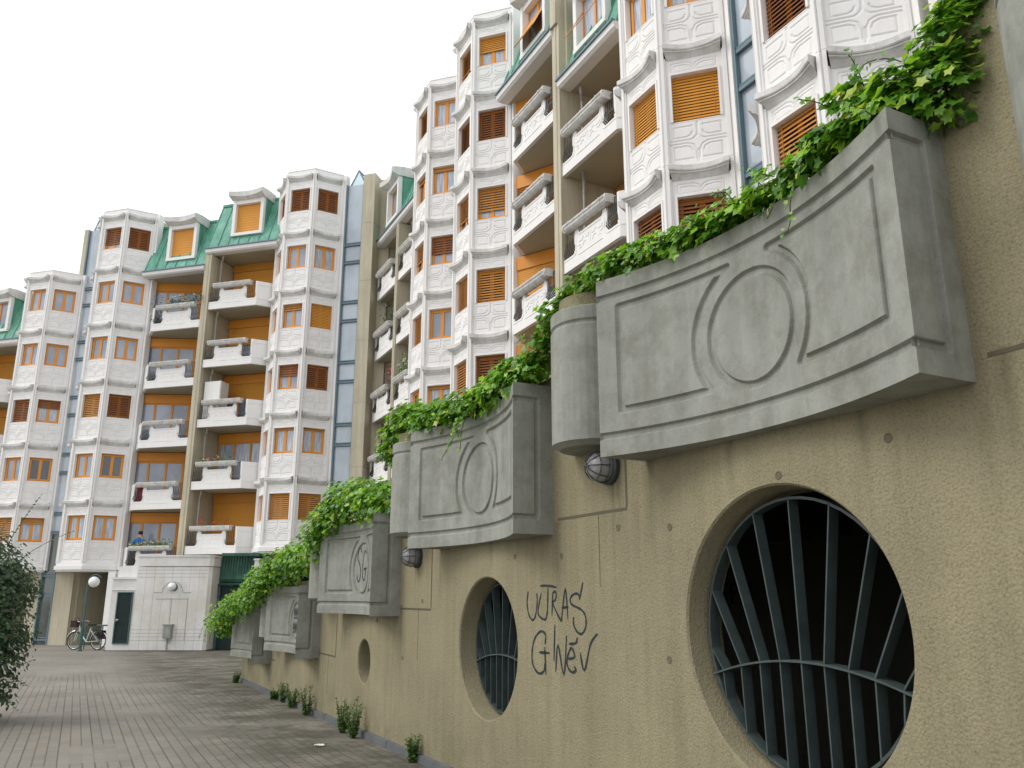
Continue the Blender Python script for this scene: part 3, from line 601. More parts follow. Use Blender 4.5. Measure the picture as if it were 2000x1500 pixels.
# weeds at the foot of the wall
WD = [(-6.05, 19.28, .22, 'small leafy weed at the far end of the wall foot'), (-4.27, 15.9, .16, 'tiny weed, first after the wall end clump'), (-3.95, 15.4, .28, 'thin upright weed, leftmost of the close pair'),
      (-3.62, 14.6, .26, 'thin upright weed, right one of the close pair'), (-3.13, 13.6, .36, 'bushy weed below the half hidden planter end'), (-2.2, 11.75, .36, 'tall two stemmed weed left of the last kerb stretch'),
      (-1.98, 11.3, .40, 'tallest weed at the wall foot below the smallest round opening'), (-1.02, 9.6, .24, 'leafy weed at the bottom edge of the picture by the wall')]
for i, (x, y, h, lab) in enumerate(WD):
    rnd = random.Random(40 + i); t = thing('weed', lab, 'weed', (x - .05, y, gz(x, y) - .02), 0, 'weeds growing at the wall foot'); m = MB(); ms = MB()
    h *= 1.15
    for k in range(18):
        a = rnd.uniform(0, 6.28); pts = [Vector((math.cos(a) * .03, math.sin(a) * .03, 0))]; L = h * rnd.uniform(.5, 1.1); ln = rnd.uniform(.05, .35)
        for q in range(1, 7): pts.append(pts[0] + Vector((math.cos(a) * ln * L * (q / 6) ** 1.3, math.sin(a) * ln * L * (q / 6) ** 1.3, L * q / 6)))
        ms.tube(pts, .004, 4, r2=.002)
        for q in range(26):
            u = rnd.uniform(.1, 1.02); j = min(int(u * 6), 5); P = pts[j].lerp(pts[j + 1], min(1, u * 6 - j))
            dd = Vector((rnd.uniform(-1, 1), rnd.uniform(-1, 1), rnd.uniform(-.2, .9)))
            add_leaf(m, P + dd * .018, Vector((rnd.uniform(-1, 1), rnd.uniform(-1, 1), 1)), dd, rnd.uniform(.016, .036) * (1.2 - .5 * u), rnd, OV)
    m.build('leaves', 'weed', t); ms.build('stems', 'stem', t)
# hedge at the left edge
rnd = random.Random(77)
hd = thing('hedge_shrub', 'large dark green shrub with long arching sprays at the left edge of the path', 'shrub', (-7.85, 12.6, gz(0, 12.6) + .0))
m = MB(); ms = MB()
HB = [(-.30, -.1, .45, .85, .8, .6, 4200), (-.22, 0, 1.35, .92, .85, .8, 5200), (-.5, .1, 2.15, .85, .8, .6, 3800), (.2, .1, 1.85, .5, .5, .45, 1800), (.25, 0, .95, .45, .5, .55, 1700), (-.1, -.6, .25, .6, .5, .35, 1300), (-1.3, -1.2, 1.2, .9, .9, 1.1, 1800), (-1.2, -1.0, 2.1, .7, .7, .6, 900)]
for (x, y, z, a, b, c, cnt) in HB: blob_leaves(m, rnd, (x, y, z), (a, b, c), cnt, .042, (.5, -.5, .3), OV, .5)
def spray(p, d, L, droop):
    p = Vector(p); d = Vector(d).normalized(); pts = [p.copy()]
    for i in range(int(L / .06)):
        d = (d + Vector((rnd.uniform(-.08, .08), rnd.uniform(-.08, .08), -.045 * droop))).normalized(); p = p + d * .06; pts.append(p.copy())
        for sgn in (-1, 1):
            side = d.cross(Vector((0, 0, 1))) * sgn; add_leaf(m, p + side * .02, Vector((rnd.uniform(-.5, .5), rnd.uniform(-1, 0), 1)), side + d * .6, rnd.uniform(.024, .042), rnd, OV)
    ms.tube(pts, .006, 4, r2=.002)
for k in range(20):
    spray((rnd.uniform(-.8, .2), rnd.uniform(-.5, .3), rnd.uniform(1.8, 2.5)), (rnd.uniform(.0, 1.0), rnd.uniform(-.5, .3), rnd.uniform(.4, 1.2)), rnd.uniform(.5, 1.15), rnd.uniform(.5, 1.3))
for k in range(26):
    spray((rnd.uniform(.1, .5), rnd.uniform(-.4, .3), rnd.uniform(.3, 1.7)), (1, rnd.uniform(-.6, .3), rnd.uniform(-.5, .6)), rnd.uniform(.2, .55), 1.2)
m.build('foliage', 'hedge', hd)
for k in range(7): ms.tube([(-.4 + k * .1, rnd.uniform(-.2, .2), -.05), (-.5 + k * .14, rnd.uniform(-.3, .3), .9), (-.8 + k * .22, rnd.uniform(-.4, .4), 1.9)], .025, 6, r2=.008)
ms.build('branches', 'stem', hd)
# litter on the paving
for i, (x, y, lab) in enumerate([(-2.3, 10.6, 'crumpled white scrap of paper on the paving near the kerb'), (-6.3, 22.5, 'small white scrap of paper lying on the far plaza paving')]):
    m = MB(); rr = random.Random(i); m.grid(lambda u, v: ((u - .5) * .12, (v - .5) * .06, .012 + .02 * rr.random()), 4, 3); tag(m.build('paper_scrap', 'opal', None, (x, y, gz(x, y)), .5 + i), lab, 'litter')
# ------------------------------------------------------------ apartment buildings
FW, SH = 1.36, 2.8
def mirror(l, c=FW / 2): return [(2 * c - x, z) for x, z in l]
def apron_lines():
    c = FW / 2; L = []
    half = [[(c - .012, .92), (c - .012, .70)] + [(c - .012 - .16 + .16 * math.cos(R(a)), .70 + .16 * -math.sin(R(a))) for a in range(0, 91, 15)] + [(.10, .54)],
            [(.20, .58 + .02), (.20, .85), (c - .10, .85), (c - .10, .85)], [(.20, .61), (c - .22, .61), (c - .13, .66), (c - .11, .72)],
            [(.10, .47), (c - .20, .47), (c - .09, .42), (c - .03, .30), (c - .03, .10)],
            [(.20, .12), (.20, .40), (c - .23, .40), (c - .14, .36), (c - .11, .28), ], [(.20, .12), (c - .10, .12)]]
    for l in half: L += [l, mirror(l)]
    L += [[(c, .92), (c, .62)], [(c, .30), (c, .03)]]
    return L
def facet_mesh():
    m = MB(); z0a, z1a = .0, .96; wz0, wz1 = .98, 2.08        # apron, window opening
    G = Groove(apron_lines(), .016, .019)
    m.grid(lambda u, v: (FW * (1 - u), -.03 + G(FW * (1 - u), z1a * v), z0a + (z1a - z0a) * v), 96, 68)
    c = FW / 2; oL, oR = .20, FW - .20
    # lintel relief
    ll = [[(.22, 2.36), (.22, 2.16), (FW - .22, 2.16), (FW - .22, 2.36)], [(.27, 2.21), (.27, 2.30)] + [(.27, 2.30), (c - .22, 2.30), (c - .10, 2.27), (c - .02, 2.19)], [(.22, 2.36), (c - .16, 2.36), (c - .05, 2.32), (c, 2.24)]]
    lines = []
    for l in ll: lines += [l, mirror(l)]
    G2 = Groove(lines, .014, .016)
    m.grid(lambda u, v: (FW * (1 - u), -.03 + G2(FW * (1 - u), 2.08 + .42 * v), 2.08 + .42 * v), 90, 28)
    # jambs with a step, reveals
    for a, b in ((0, oL), (oR, FW)): m.box(a, b, -.14, -.03, z1a, wz1)
    m.box(oL, oR, -.14, -.025, z1a, wz0)
    m.box(0, .07, -.03, .045, .004, 2.796); m.box(FW - .07, FW, -.03, .045, .004, 2.796)          # corner pilasters
    m.box(.07, .10, -.03, .01, 0, 2.5); m.box(FW - .10, FW - .07, -.03, .01, 0, 2.5)
    # raised window surround
    m.box(oL - .05, oL, -.03, .005, wz0, wz1 + .05); m.box(oR, oR + .05, -.03, .005, wz0, wz1 + .05); m.box(oL, oR, -.03, .006, wz1, wz1 + .05)
    m.box(oL, oR, -.14, -.031, wz1 - .001, wz1 + .04)
    # cornice: concave in plan, thick fascia over a cove
    prof = [(-.03, 2.47), (.05, 2.475), (.25, 2.52), (.55, 2.575), (.78, 2.585), (.78, 2.615), (.92, 2.62), (1.0, 2.64), (1.0, 2.74), (.96, 2.75), (0, 2.80)]
    K = 18
    def pr(x): u = 2 * x / FW - 1; return .09 + .20 * abs(u) ** 2.2
    def zz(x, z): u = 2 * x / FW - 1; return z - .035 * (1 - u * u)
    vs = []
    xs = [.12 + (FW - .24) * i / K for i in range(K + 1)]
    for i_, x in enumerate(xs):
        for q, z in prof: vs.append((x + (.05 * (q - .1) * (1 if i_ == K else -1 if i_ == 0 else 0)), -.03 + q * (pr(x) + .03), zz(x, z) if z < 2.8 else 2.8))
    n = len(prof); m.add(vs, [(i * n + j, (i + 1) * n + j, (i + 1) * n + j + 1, i * n + j + 1) for i in range(K) for j in range(n - 1)] + [tuple(range(n))[::-1], tuple(range(K * n, K * n + n))], 1)
    return fixn_none(m.mesh('facade_panel', ['white', 'cornice']))
def fixn_none(me): return me
FACET = fixn(facet_mesh())
WW, WH = FW - .40, 1.10
def rect_frame(m, x0, x1, z0, z1, t, y0, y1):
    m.box(x0, x1, y0, y1, z0, z0 + t); m.box(x0, x1, y0, y1, z1 - t, z1); m.box(x0, x0 + t, y0, y1, z0 + t, z1 - t); m.box(x1 - t, x1, y0, y1, z0 + t, z1 - t)
def win_mesh(w_, h_, leaves=2):
    m = MB(); rect_frame(m, 0, w_, 0, h_, .045, -.05, 0)
    lw = (w_ - .09) / leaves
    for i in range(leaves): rect_frame(m, .045 + i * lw, .045 + (i + 1) * lw, .045, h_ - .045, .062, -.035, .012)
    return m.mesh('window', 'orangef')
def pane_mesh(w_, h_, mat, leaves=2):
    m = MB(); m.box(.05, w_ - .05, -.03, -.015, .05, h_ - .05); return m.mesh('pane', mat)
def slat_mesh(w_, h_, mat, back, pitch=.058, tilt=.028, closed=False, cov=.68):
    m = MB(); n = int(h_ / pitch); p = h_ / n
    for i in range(n):
        z = i * p
        if closed: m.add([(0, .004, z), (w_, .004, z), (w_, .012, z + p * .5), (0, .012, z + p * .5), (w_, .004, z + p), (0, .004, z + p)], [(0, 1, 2, 3), (3, 2, 4, 5)])
        else: m.add([(0, tilt, z + .006), (w_, tilt, z + .006), (w_, 0, z + p * cov), (0, 0, z + p * cov), (0, tilt - .006, z), (w_, tilt - .006, z), (w_, -.006, z + p * cov), (0, -.006, z + p * cov)], [(0, 1, 2, 3), (4, 7, 6, 5), (0, 4, 5, 1)])
    m.box(0, w_, -.001, .03, -.02, .012)
    if not closed:
        for x in (.1, w_ - .1): m.box(x, x + .008, .0, .03, 0, h_)
    me = m.mesh('roller_blind', [mat]); return me
WIN = win_mesh(WW, WH); PANES = {'W': pane_mesh(WW, WH, 'pane'), 'C': pane_mesh(WW, WH, 'panec'), 'K': pane_mesh(WW, WH, 'paned')}
BL_CACHE = {}
def blind(kind, w_, h_):
    k = (kind, round(w_, 2), round(h_, 2))
    if k not in BL_CACHE: BL_CACHE[k] = slat_mesh(w_, h_, {'O': 'shut_o', 'S': 'shut_s', 'D': 'shut_d'}[kind], None, closed=False, pitch=.066 if kind == 'O' else .084, tilt=.022 if kind == 'O' else .034, cov=.93 if kind == 'O' else .76)
    return BL_CACHE[k]
def window(root, loc, rz, code, sx=1):
    # code like 'W', 'C', 'O', 'S.6C' = brown blind down over 60 percent above a curtained pane
    o = place('window', WIN, root, loc, rz, (sx, 1, 1))
    pk = code[-1] if code[-1] in 'WCK' else 'K'
    place('pane', PANES[pk], o)
    if code[0] in 'OSD':
        fr = 1.0
        if '.' in code: fr = float(code[1:-1] if code[-1] in 'WCK' else code[1:])
        h_ = WH * fr
        place('roller_blind', blind(code[0], WW - .01, h_), o, (.005, .02, WH - h_ + .005))
def bay(root, s0, joints, codes, zbot):
    """canted bay: three window faces, front from s0 to s0+1.4"""
    top = max(joints)
    for ji, j in enumerate(sorted(joints, reverse=True)):
        cs = codes[ji] if ji < len(codes) else ('C', 'W', 'W')
        for (px, py_, rz, code, sx) in ((s0 - .955, -.955, R(45), cs[2], .993), (s0 + .01, 0, 0, cs[1], 1.015), (s0 + 1.405, -.005, R(-45), cs[0], .993)):
            place('facade_panel', FACET, root, (px, py_, j - SH), rz, (sx, 1, 1))
            dx, dy = math.cos(rz), math.sin(rz); yo = -.145
            window(root, (px + dx * .2 - dy * yo, py_ + dy * .2 + dx * yo, j - SH + .98), rz, code)
    pts = [(s0 - 1.1, -.85), (s0 - .955, -.99), (s0 - .0, -.035), (s0 + 1.4, -.035), (s0 + 2.36, -.99), (s0 + 2.5, -.85)]
    ins = [(s0 - .95, -9), (s0 + 2.35, -9), (s0 + 2.35, -1.36), (s0 + 1.27, -.28), (s0 + .13, -.28), (s0 - .95, -1.36)]
    m = MB(); m.prism(ins, zbot, top + .02); 
    m.build('bay_core', 'beige', root)
    m = MB()   # parapet cap and bottom moulding
    out = lambda d: [(s0 - .95 - d * .4, -.97 + d), (s0 - d * .3, d * .9), (s0 + 1.4 + d * .3, d * .9), (s0 + 2.35 + d * .4, -.97 + d)]
    back = [(s0 + 2.36, -1.4), (s0 - .96, -1.4)]
    m.prism((out(-.03) + back)[::-1], top, top + .22); m.prism((out(-.01) + back)[::-1], top + .22, top + .25)
    m.prism((out(.03) + back)[::-1], zbot - .13, zbot - .001); m.prism((out(.10) + back)[::-1], zbot - .30, zbot - .13); m.prism((out(.02) + back)[::-1], zbot - .38, zbot - .30)
    # plain return strips beside the stair glass
    m.box(s0 - 1.10, s0 - .955, -1.3, -.955, zbot - .3, top + .2)
    o = m.build('bay_trim', 'white', root); fixn(o.data)
# ---- balcony
def balcony_mesh(Wd, ch_l, ch_r):
    """local x 0..Wd, front at y 0, z 0 = underside; ch_* = length of the closed chamfer panel at that end"""
    m = MB(); T = .11
    pl = .54; prr = Wd - .54
    def cove(cx, cz, r, a0, a1): return arc(cx, cz, r, a0, a1, 6)
    out = [(0, 0), (Wd, 0), (Wd, .36)] + [(Wd - .04, .36)] + cove(prr + .09, .45, .09, 270, 180) + [(prr, .86), (prr - .02, .90)] + cove(prr + .04 - .02, 1.02, .08, 230, 180) + \
          [(prr - .16, 1.02), (prr - .20, .90), (prr - .24, .86), (pl + .24, .86), (pl + .20, .90), (pl + .16, 1.02)] + cove(pl - .02, 1.02, .08, 0, -50) + [(pl + .02, .90), (pl, .86)] + cove(pl - .09, .45, .09, 0, -90) + [(.04, .36), (0, .36)]
    m.xz(out, -T, 0)
    # relief lines on the front
    def tl(pts, r=.009): m.tube([(x, .003, z) for x, z in pts], r, 4)
    tl([(.03, .30), (pl - .02, .30), (pl + .06, .34), (pl + .09, .42), (pl + .09, .76)]); tl([(Wd - .03, .30), (prr + .02, .30), (prr - .06, .34), (prr - .09, .42), (prr - .09, .76)])
    tl([(pl + .25, .79), (prr - .25, .79)]); tl([(pl + .2, .26), (prr - .2, .26)])
    c = Wd / 2
    for sg in (-1, 1):
        X = lambda d: c + sg * d
        tl([(X(.70 * (Wd / 2.6)), .70), (X(.66 * (Wd / 2.6)), .58), (X(.55), .50), (X(.45), .50)]); tl([(X(.60), .66), (X(.52), .60), (X(.38), .60), (X(.30), .68), (X(.24), .62)])
        tl([(X(.36), .44), (X(.28), .52), (X(.18), .52), (X(.10), .42)]); tl([(X(.06), .68), (X(.10), .60), (X(.20), .60), (X(.20), .70)]); tl([(X(.50), .40), (X(.42), .44)])
    tl([(c, .70), (c, .42)], .010)
    # chamfer panels closing to the bay
    for ch, sg, x0 in ((ch_l, -1, 0), (ch_r, 1, Wd)):
        if ch > 0:
            d = ch / math.sqrt(2); a = (x0, 0); b = (x0 + sg * d, -d)
            q = [(a[0], a[1]), (b[0], b[1]), (b[0] - sg * .08, b[1] - .08), (a[0] - sg * .08, a[1] - .08)]
            if sg > 0: q = q[::-1]
            m.prism(q, 0, 1.16); 
            o1 = .012
            m.tube([(a[0] + sg * .02, .0, .98), (b[0] + sg * .008, b[1] + .008, .98)], .008, 4); m.tube([(a[0] + sg * .02, .0, .30), (b[0] + sg * .008, b[1] + .008, .30)], .008, 4)
            sb = .08; m.box(*sorted((x0 - sg * sb, x0)), -T - .003, .002, .36, 1.16)
    me = m.mesh('balcony_front', 'white'); return fixn(me)
def slab_mesh(Wd, dl, dr, depth=1.75):
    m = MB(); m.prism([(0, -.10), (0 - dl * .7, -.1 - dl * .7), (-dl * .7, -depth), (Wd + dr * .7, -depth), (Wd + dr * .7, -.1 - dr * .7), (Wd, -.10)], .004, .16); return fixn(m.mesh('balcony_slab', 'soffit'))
def trough_mesh(Wd):
    m = MB(); L0, L1 = .30, Wd - .30
    sec = [(.05, .985), (.13, 1.01), (.18, 1.06), (.195, 1.12), (.195, 1.125), (.215, 1.13), (.215, 1.145), (.195, 1.15), (.195, 1.165), (.205, 1.17), (.205, 1.195), (.15, 1.20), (.13, 1.15), (-.06, 1.15), (-.08, 1.19), (-.13, 1.19), (-.13, 1.10), (-.08, 1.02)]
    m.yz(sec, L0, L1)
    for x in (L0 + .28, L1 - .28, Wd / 2): m.yz([(y * 1.05 + .003, 1.12 + (z - 1.12) * 1.06) for y, z in sec], x - .03, x + .03)
    for x in (L0, L1): m.yz([(y * 1.08, 1.12 + (z - 1.12) * 1.08) for y, z in [(.16, 1.0), (.205, 1.08), (.19, 1.19), (.03, 1.21), (-.10, 1.19), (-.13, 1.1), (-.06, 1.0)]], x - .02, x + .02)
    return fixn(m.mesh('flower_trough', 'trough'))
def rail_mesh(Wd, right):
    m = MB()
    for x0, x1, sg in (((.03, .52, 1),) if not right else ((Wd - .52, Wd - .03, -1),)):
        for z in (.40, 1.12): m.box(x0, x1, -.07, -.05, z, z + .02)
        n = 6
        for i in range(n + 1):
            x = x0 + (x1 - x0) * i / n
            pts = [(x, -.06, 1.13), (x, -.05, .74), (x + sg * .05, .0, .60), (x + sg * .03, .02, .48), (x, -.05, .40)]
            m.tube(pts, .013, 4)
    return m.mesh('iron_railing', 'iron')
def ext_rail(dep=1.4):
    m = MB()
    for z in (.2, 1.12): m.box(-.01, .01, -dep, 0, z, z + .02)
    for i in range(12): m.tube([(0, -dep * i / 11, .2), (0, -dep * i / 11, .7), (.0, -dep * i / 11, 1.13)], .008, 4)
    return m.mesh('iron_railing', 'iron')
BM = {}
def balcony(root, s, Wd, z, side, ch):
    """side=+1: the bay is towards +s"""
    k = (round(Wd, 2), side, round(ch, 2))
    if k not in BM: BM[k] = (balcony_mesh(Wd, ch if side < 0 else 0, ch if side > 0 else 0), slab_mesh(Wd, ch if side < 0 else 0, ch if side > 0 else 0), trough_mesh(Wd), rail_mesh(Wd, 0), rail_mesh(Wd, 1))
    b = place('balcony', BM[k][0], root, (s, -.55, z))
    place('slab', BM[k][1], b); place('flower_trough', BM[k][2], b); place('iron_railing', BM[k][3], b); place('iron_railing', BM[k][4], b)
    return b
def back_wall(root, s, Wd, z, h, kind, depth=-2.25, vee=0):
    """timber screen at the back of the loggia"""
    if vee:   # angled two-leaf front
        xs = [(0, depth + .35), (Wd * .38, depth), (Wd, depth + vee)]
    else: xs = [(0, depth), (Wd, depth)]
    for (a, b) in zip(xs, xs[1:]):
        L = math.hypot(b[0] - a[0], b[1] - a[1]); rz = math.atan2(b[1] - a[1], b[0] - a[0])
        fr = MB(); fr.box(0, L, -.08, .06, h - .42, h); rect_frame(fr, 0, L, .15, h - .42, .07, -.06, .0)
        nl = max(2, int(L / .75))
        for i in range(1, nl): fr.box(L * i / nl - .045, L * i / nl + .045, -.05, .012, .22, h - .49)
        o = fr.build('loggia_window', 'orangef' if kind != 'O' else 'orange', root, (s + a[0], a[1], z), rz)
        pm_ = MB(); pm_.box(.03, L - .03, -.05, -.03, .2, h - .44)
        pm_.build('pane', {'W': 'pane', 'C': 'panec', 'V': 'pane', 'K': 'paned', 'O': 'pane', 'H': 'pane', 'S': 'pane'}[kind], o)
        if kind in 'OHS':
            hh = (h - .6) * (1 if kind == 'O' else .42); place('roller_blind', slat_mesh(L - .16, hh, 'shut_o' if kind != 'S' else 'shut_s', None, closed=kind != 'S', pitch=.06), o, (.08, .02, h - .43 - hh))
def mansard(root, s0, s1, z, ztop, dorm, code, y0=-.42):
    m = MB(); n = int((s1 - s0) / .5); run = .95; H = ztop - z
    sl = lambda s, f, o_=0: (s, y0 - .12 - run * f + o_, z + .12 + (H - .12) * f)
    m.add([sl(s1, 0), sl(s0, 0), sl(s0, 1), sl(s1, 1)], [(0, 1, 2, 3)]); m.add([sl(s1, 1), sl(s0, 1), (s0, -9, ztop), (s1, -9, ztop)], [(0, 1, 2, 3)])
    m.add([sl(s0, 0), sl(s0, 1), (s0, -2.3, ztop), (s0, -2.3, z)], [(0, 1, 2, 3)]); m.add([sl(s1, 0), sl(s1, 1), (s1, -2.3, ztop), (s1, -2.3, z)], [(0, 1, 2, 3)])
    for i in range(n + 1):
        s = s0 + .012 + (s1 - s0 - .024) * i / n
        m.add([sl(s - .012, 0), sl(s + .012, 0), sl(s + .012, 1), sl(s - .012, 1), sl(s - .012, 0, .035), sl(s + .012, 0, .035), sl(s + .012, 1, .035), sl(s - .012, 1, .035)], [(4, 5, 6, 7), (0, 4, 7, 3), (1, 2, 6, 5), (0, 1, 5, 4)])
    m.box(s0, s1, y0 - .12 - run - .10, y0 - .12 - run + .05, ztop - .02, ztop + .10)
    o = m.build('mansard_roof', 'copper', root); fixn(o.data)
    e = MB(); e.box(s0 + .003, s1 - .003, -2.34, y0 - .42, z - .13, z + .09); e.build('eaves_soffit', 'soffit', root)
    e = MB(); e.yz([(y0 - .42, z - .14), (y0 - .10, z - .14), (y0 - .02, z - .08), (y0 + .0, z + .06), (y0 - .12, z + .09), (y0 - .3, z + .10), (y0 - .42, z + .10)], s0 + .002, s1 - .002)
    e.build('eaves', 'white', root)
    g = MB(); g.box(s0, s1, y0 - .06, y0 + .05, z + .065, z + .125); g.build('gutter', 'steel', root)
    c, wd, zb, hh = dorm; hw = wd / 2; yf = y0 - .22
    d = MB(); d.box(c - hw, c - hw + .16, -1.7, yf, zb, zb + hh); d.box(c + hw - .16, c + hw, -1.7, yf, zb, zb + hh)
    d.box(c - hw, c + hw, -1.7, yf + .02, zb - .14, zb); d.box(c - hw + .16, c + hw - .16, -1.5, yf - .02, zb + hh - .22, zb + hh)
    K = 14; vs = []
    prof = [(0, 0), (.12, .03), (.30, .10), (.34, .12), (.36, .32), (.28, .36), (-.2, .44), (-.9, .46), (-.9, 0)]
    for i in range(K + 1):
        u = 2 * i / K - 1; x = c + (hw + .07) * u
        for q, zz in prof: vs.append((x, yf + q * (.55 + .45 * abs(u) ** 1.6) if q > 0 else yf + q, zb + hh + zz - .05 * (1 - u * u) * (1 if zz < .2 else .2)))
    n = len(prof); d.add(vs, [(i * n + j, (i + 1) * n + j, (i + 1) * n + (j + 1) % n, i * n + (j + 1) % n) for i in range(K) for j in range(n)] + [tuple(range(n))[::-1], tuple(range(K * n, K * n + n))], 1)
    o = d.build('dormer', ['white', 'cornice'], root); fixn(o.data)
    ck = MB(); ck.box(c - hw - .02, c - hw + .0, -1.9, yf - .18, zb - .1, zb + hh + .25); ck.box(c + hw, c + hw + .02, -1.9, yf - .18, zb - .1, zb + hh + .25); ck.box(c - hw, c + hw, -1.9, yf - .35, zb + hh + .40, zb + hh + .46)
    ck.build('cheek', 'copper', o)
    iw = wd - .32; ih = hh - .22
    wn = MB(); rect_frame(wn, 0, iw, 0, ih, .05, -.05, 0); wn.box(iw / 2 - .04, iw / 2 + .04, -.04, .01, .05, ih - .05)
    wo = wn.build('dormer_window', 'orangef', o, (c - hw + .16, yf - .22, zb)); pn = MB(); pn.box(.03, iw - .03, -.04, -.025, .03, ih - .03); pn.build('pane', 'panec' if code == 'A' else 'pane', wo)
    if code == 'O': place('roller_blind', slat_mesh(iw - .02, ih - .02, 'shut_o', None, closed=True, pitch=.12), wo, (.01, .03, .01))
    if code == 'T':   # blind pushed out on stays
        bmh = slat_mesh(iw - .04, ih * .98, 'shut_o', None, closed=True, pitch=.1); ob = place('roller_blind', bmh, wo, (.02, .50, .12)); ob.rotation_euler = (R(26), 0, 0)
    if code == 'A':
        am = MB(); 
        for x in (.04, iw - .04): am.tube([(x, .02, ih * .75), (x, .62, .12)], .012, 5)
        am.tube([(.04, .62, .12), (iw - .04, .62, .12)], .012, 5); am.build('awning_arm', 'orange', wo)
def loggia(root, s, Wd, zs, top, side, ch, kinds, eave, dep=-2.25, vee=0):
    """column of balconies with recessed timber fronts; zs = undersides, high to low"""
    side_s0, side_s1 = s - (.95 if side < 0 else 0), s + Wd + (.95 if side > 0 else 0)
    m = MB(); m.box(side_s0, side_s1, -9, -2.33, zs[-1] - .2, top); m.build('rear_wall', 'beige', root)
    for i, z in enumerate(zs):
        balcony(root, s, Wd, z, side, ch)
        ztop = (zs[i - 1] if i else eave) 
        h = ztop - z - .17
        back_wall(root, side_s0 + .02, side_s1 - side_s0 - .04, z + .15, h + .0, kinds[i] if i < len(kinds) else 'W', dep, vee)
        k = MB(); k.box(side_s0, side_s1, -2.32, -1.85 - .55 + .02, z + .005, z + .155)
def pier(root, s0, s1, z0, z1, y1=-.50):
    m = MB(); m.box(s0, s1, -2.32, y1, z0, z1); m.box(s0 + (s1 - s0) * .38, s0 + (s1 - s0) * .62, y1, y1 + .018, z0, z1 - .01); m.build('pier', 'beige', root)
def pipe(root, s, y, z0, z1, segs, mat='pipe'):
    m = MB()
    for a, b in segs: m.tube([(s, y, a), (s, y, b)], .045, 8)
    zt = segs[0][1]; m.tube([(s, y, zt), (s + .0, y + .0, zt + .12), (s - .12, y + .1, zt + .26), (s - .14, y + .12, zt + .42)], .045, 8)
    for a, b in segs:
        for z in (a + .3, b - .25): m.tube([(s, y, z), (s, y, z + .05)], .055, 8)
    m.build('downpipe', mat, root)
def stairglass(root, s0, s1, z0, z1, jz, gable=True, lower=None):
    g = MB(); g.box(s0 + .03, s1 - .03, -1.12, -1.10, (lower if lower is not None else z0), z1)
    st = place('stair_glazing', g.mesh('stair_glazing', 'stair'), root)
    f = MB()
    for x in (s0, s1 - .06): f.box(x, x + .06, -1.14, -.99, z0, z1)
    z = jz
    while z > z0: z -= 2.8
    while z < z1:
        for dz in (-.58, -1.46):
            if z0 < z + dz < z1: f.box(s0 + .06, s1 - .06, -1.11, -1.01, z + dz, z + dz + .09); f.box(s0 + .06, s1 - .06, -1.11, -1.03, z + dz + .12, z + dz + .16)
        z += 2.8
    if gable:
        c = (s0 + s1) / 2; zt = z1 + .85
        for y in (-1.28, -4.0):
            f.tube([(s0 + .03, y, z1), (c, y, zt)], .04, 6); f.tube([(c, y, zt), (s1 - .03, y, z1)], .04, 6)
        for p in ((s0 + .03, z1), (c, zt), (s1 - .03, z1)): f.tube([(p[0], -1.28, p[1]), (p[0], -4.0, p[1])], .035, 6)
        for q in (-2.2, -3.1): f.tube([(s0 + .03, q, z1), (c, q, zt), (s1 - .03, q, z1)], .03, 6)
        sk_ = MB(); sk_.add([(s0 + .03, -1.25, z1), (c, -1.25, zt), (s1 - .03, -1.25, z1), (s0 + .03, -4, z1), (c, -4, zt), (s1 - .03, -4, z1)], [(0, 1, 2), (3, 4, 5), (0, 3, 4, 1), (1, 4, 5, 2)]); sk_.build('skylight', 'clear', st)
    f.build('glazing_bar', 'steel', st)
    if lower is not None and lower > z0:
        k = MB(); k.box(s0 + .03, s1 - .03, -1.12, -1.10, z0, lower); k.build('lower_pane', 'stairdk', st)
    b = MB(); b.box(s0, s1, -9, -1.6, z0, z1 - .9); b.build('stair_core', 'beige', root)

# ======== building facing the camera at the end of the path
LO = Vector((-9.05, 34.33, 0)); LA = Vector((-.963, .27)).normalized(); LR = math.atan2(LA.y, LA.x)
lb = thing('apartment_building', 'white bay windowed apartment block with green dormer roofs facing down the path', 'apartment block', LO, LR)
def lloc(s, n, z): return (LO.x + LA.x * s - LA.y * n, LO.y + LA.y * s + LA.x * n, z)
bay(lb, 0, [20.5, 17.7, 14.9, 12.1, 9.3, 6.5], [('S', 'D', 'D'), ('C', 'W', 'C'), ('C', 'S.25W', 'O'), ('C', 'D.45W', 'D'), ('C', 'S.08C', 'S.08C'), ('C', 'S', 'S')], 3.7)
bay(lb, 10.2, [19.85, 17.05, 14.25, 11.45, 8.65, 5.85], [('S', 'D.75W', 'D'), ('W', 'W', 'W'), ('W', 'W', 'W'), ('C', 'S', 'D'), ('W', 'W', 'K'), ('C', 'C', 'C')], 3.05)
bay(lb, 14.25, [17.05, 14.25, 11.45, 8.65, 5.85], [('W', 'W', 'W'), ('W', 'W', 'W'), ('W', 'D', 'D.35C'), ('W', 'W', 'K'), ('W', 'S', 'S.25C')], 3.05)
loggia(lb, 2.95, 2.52, [14.55, 11.75, 8.95, 6.15, 3.35], 17.6, -1, .80, ['O', 'H', 'H', 'C', 'O'], 17.45)
loggia(lb, 5.85, 2.65, [13.75, 10.95, 8.15, 5.35, 2.55], 16.8, 1, .80, ['V', 'V', 'V', 'V', 'V'], 16.62, -2.2, .85)
loggia(lb, 17.45, 2.7, [10.95, 8.15, 5.35, 2.55], 14.0, -1, .80, ['H', 'H', 'H', 'H'], 13.9)
pier(lb, 5.50, 5.84, -.7, 17.3); m = MB(); m.box(20.16, 20.4, -9, -.5, -.7, 14); m.build('pier', 'beige', lb)
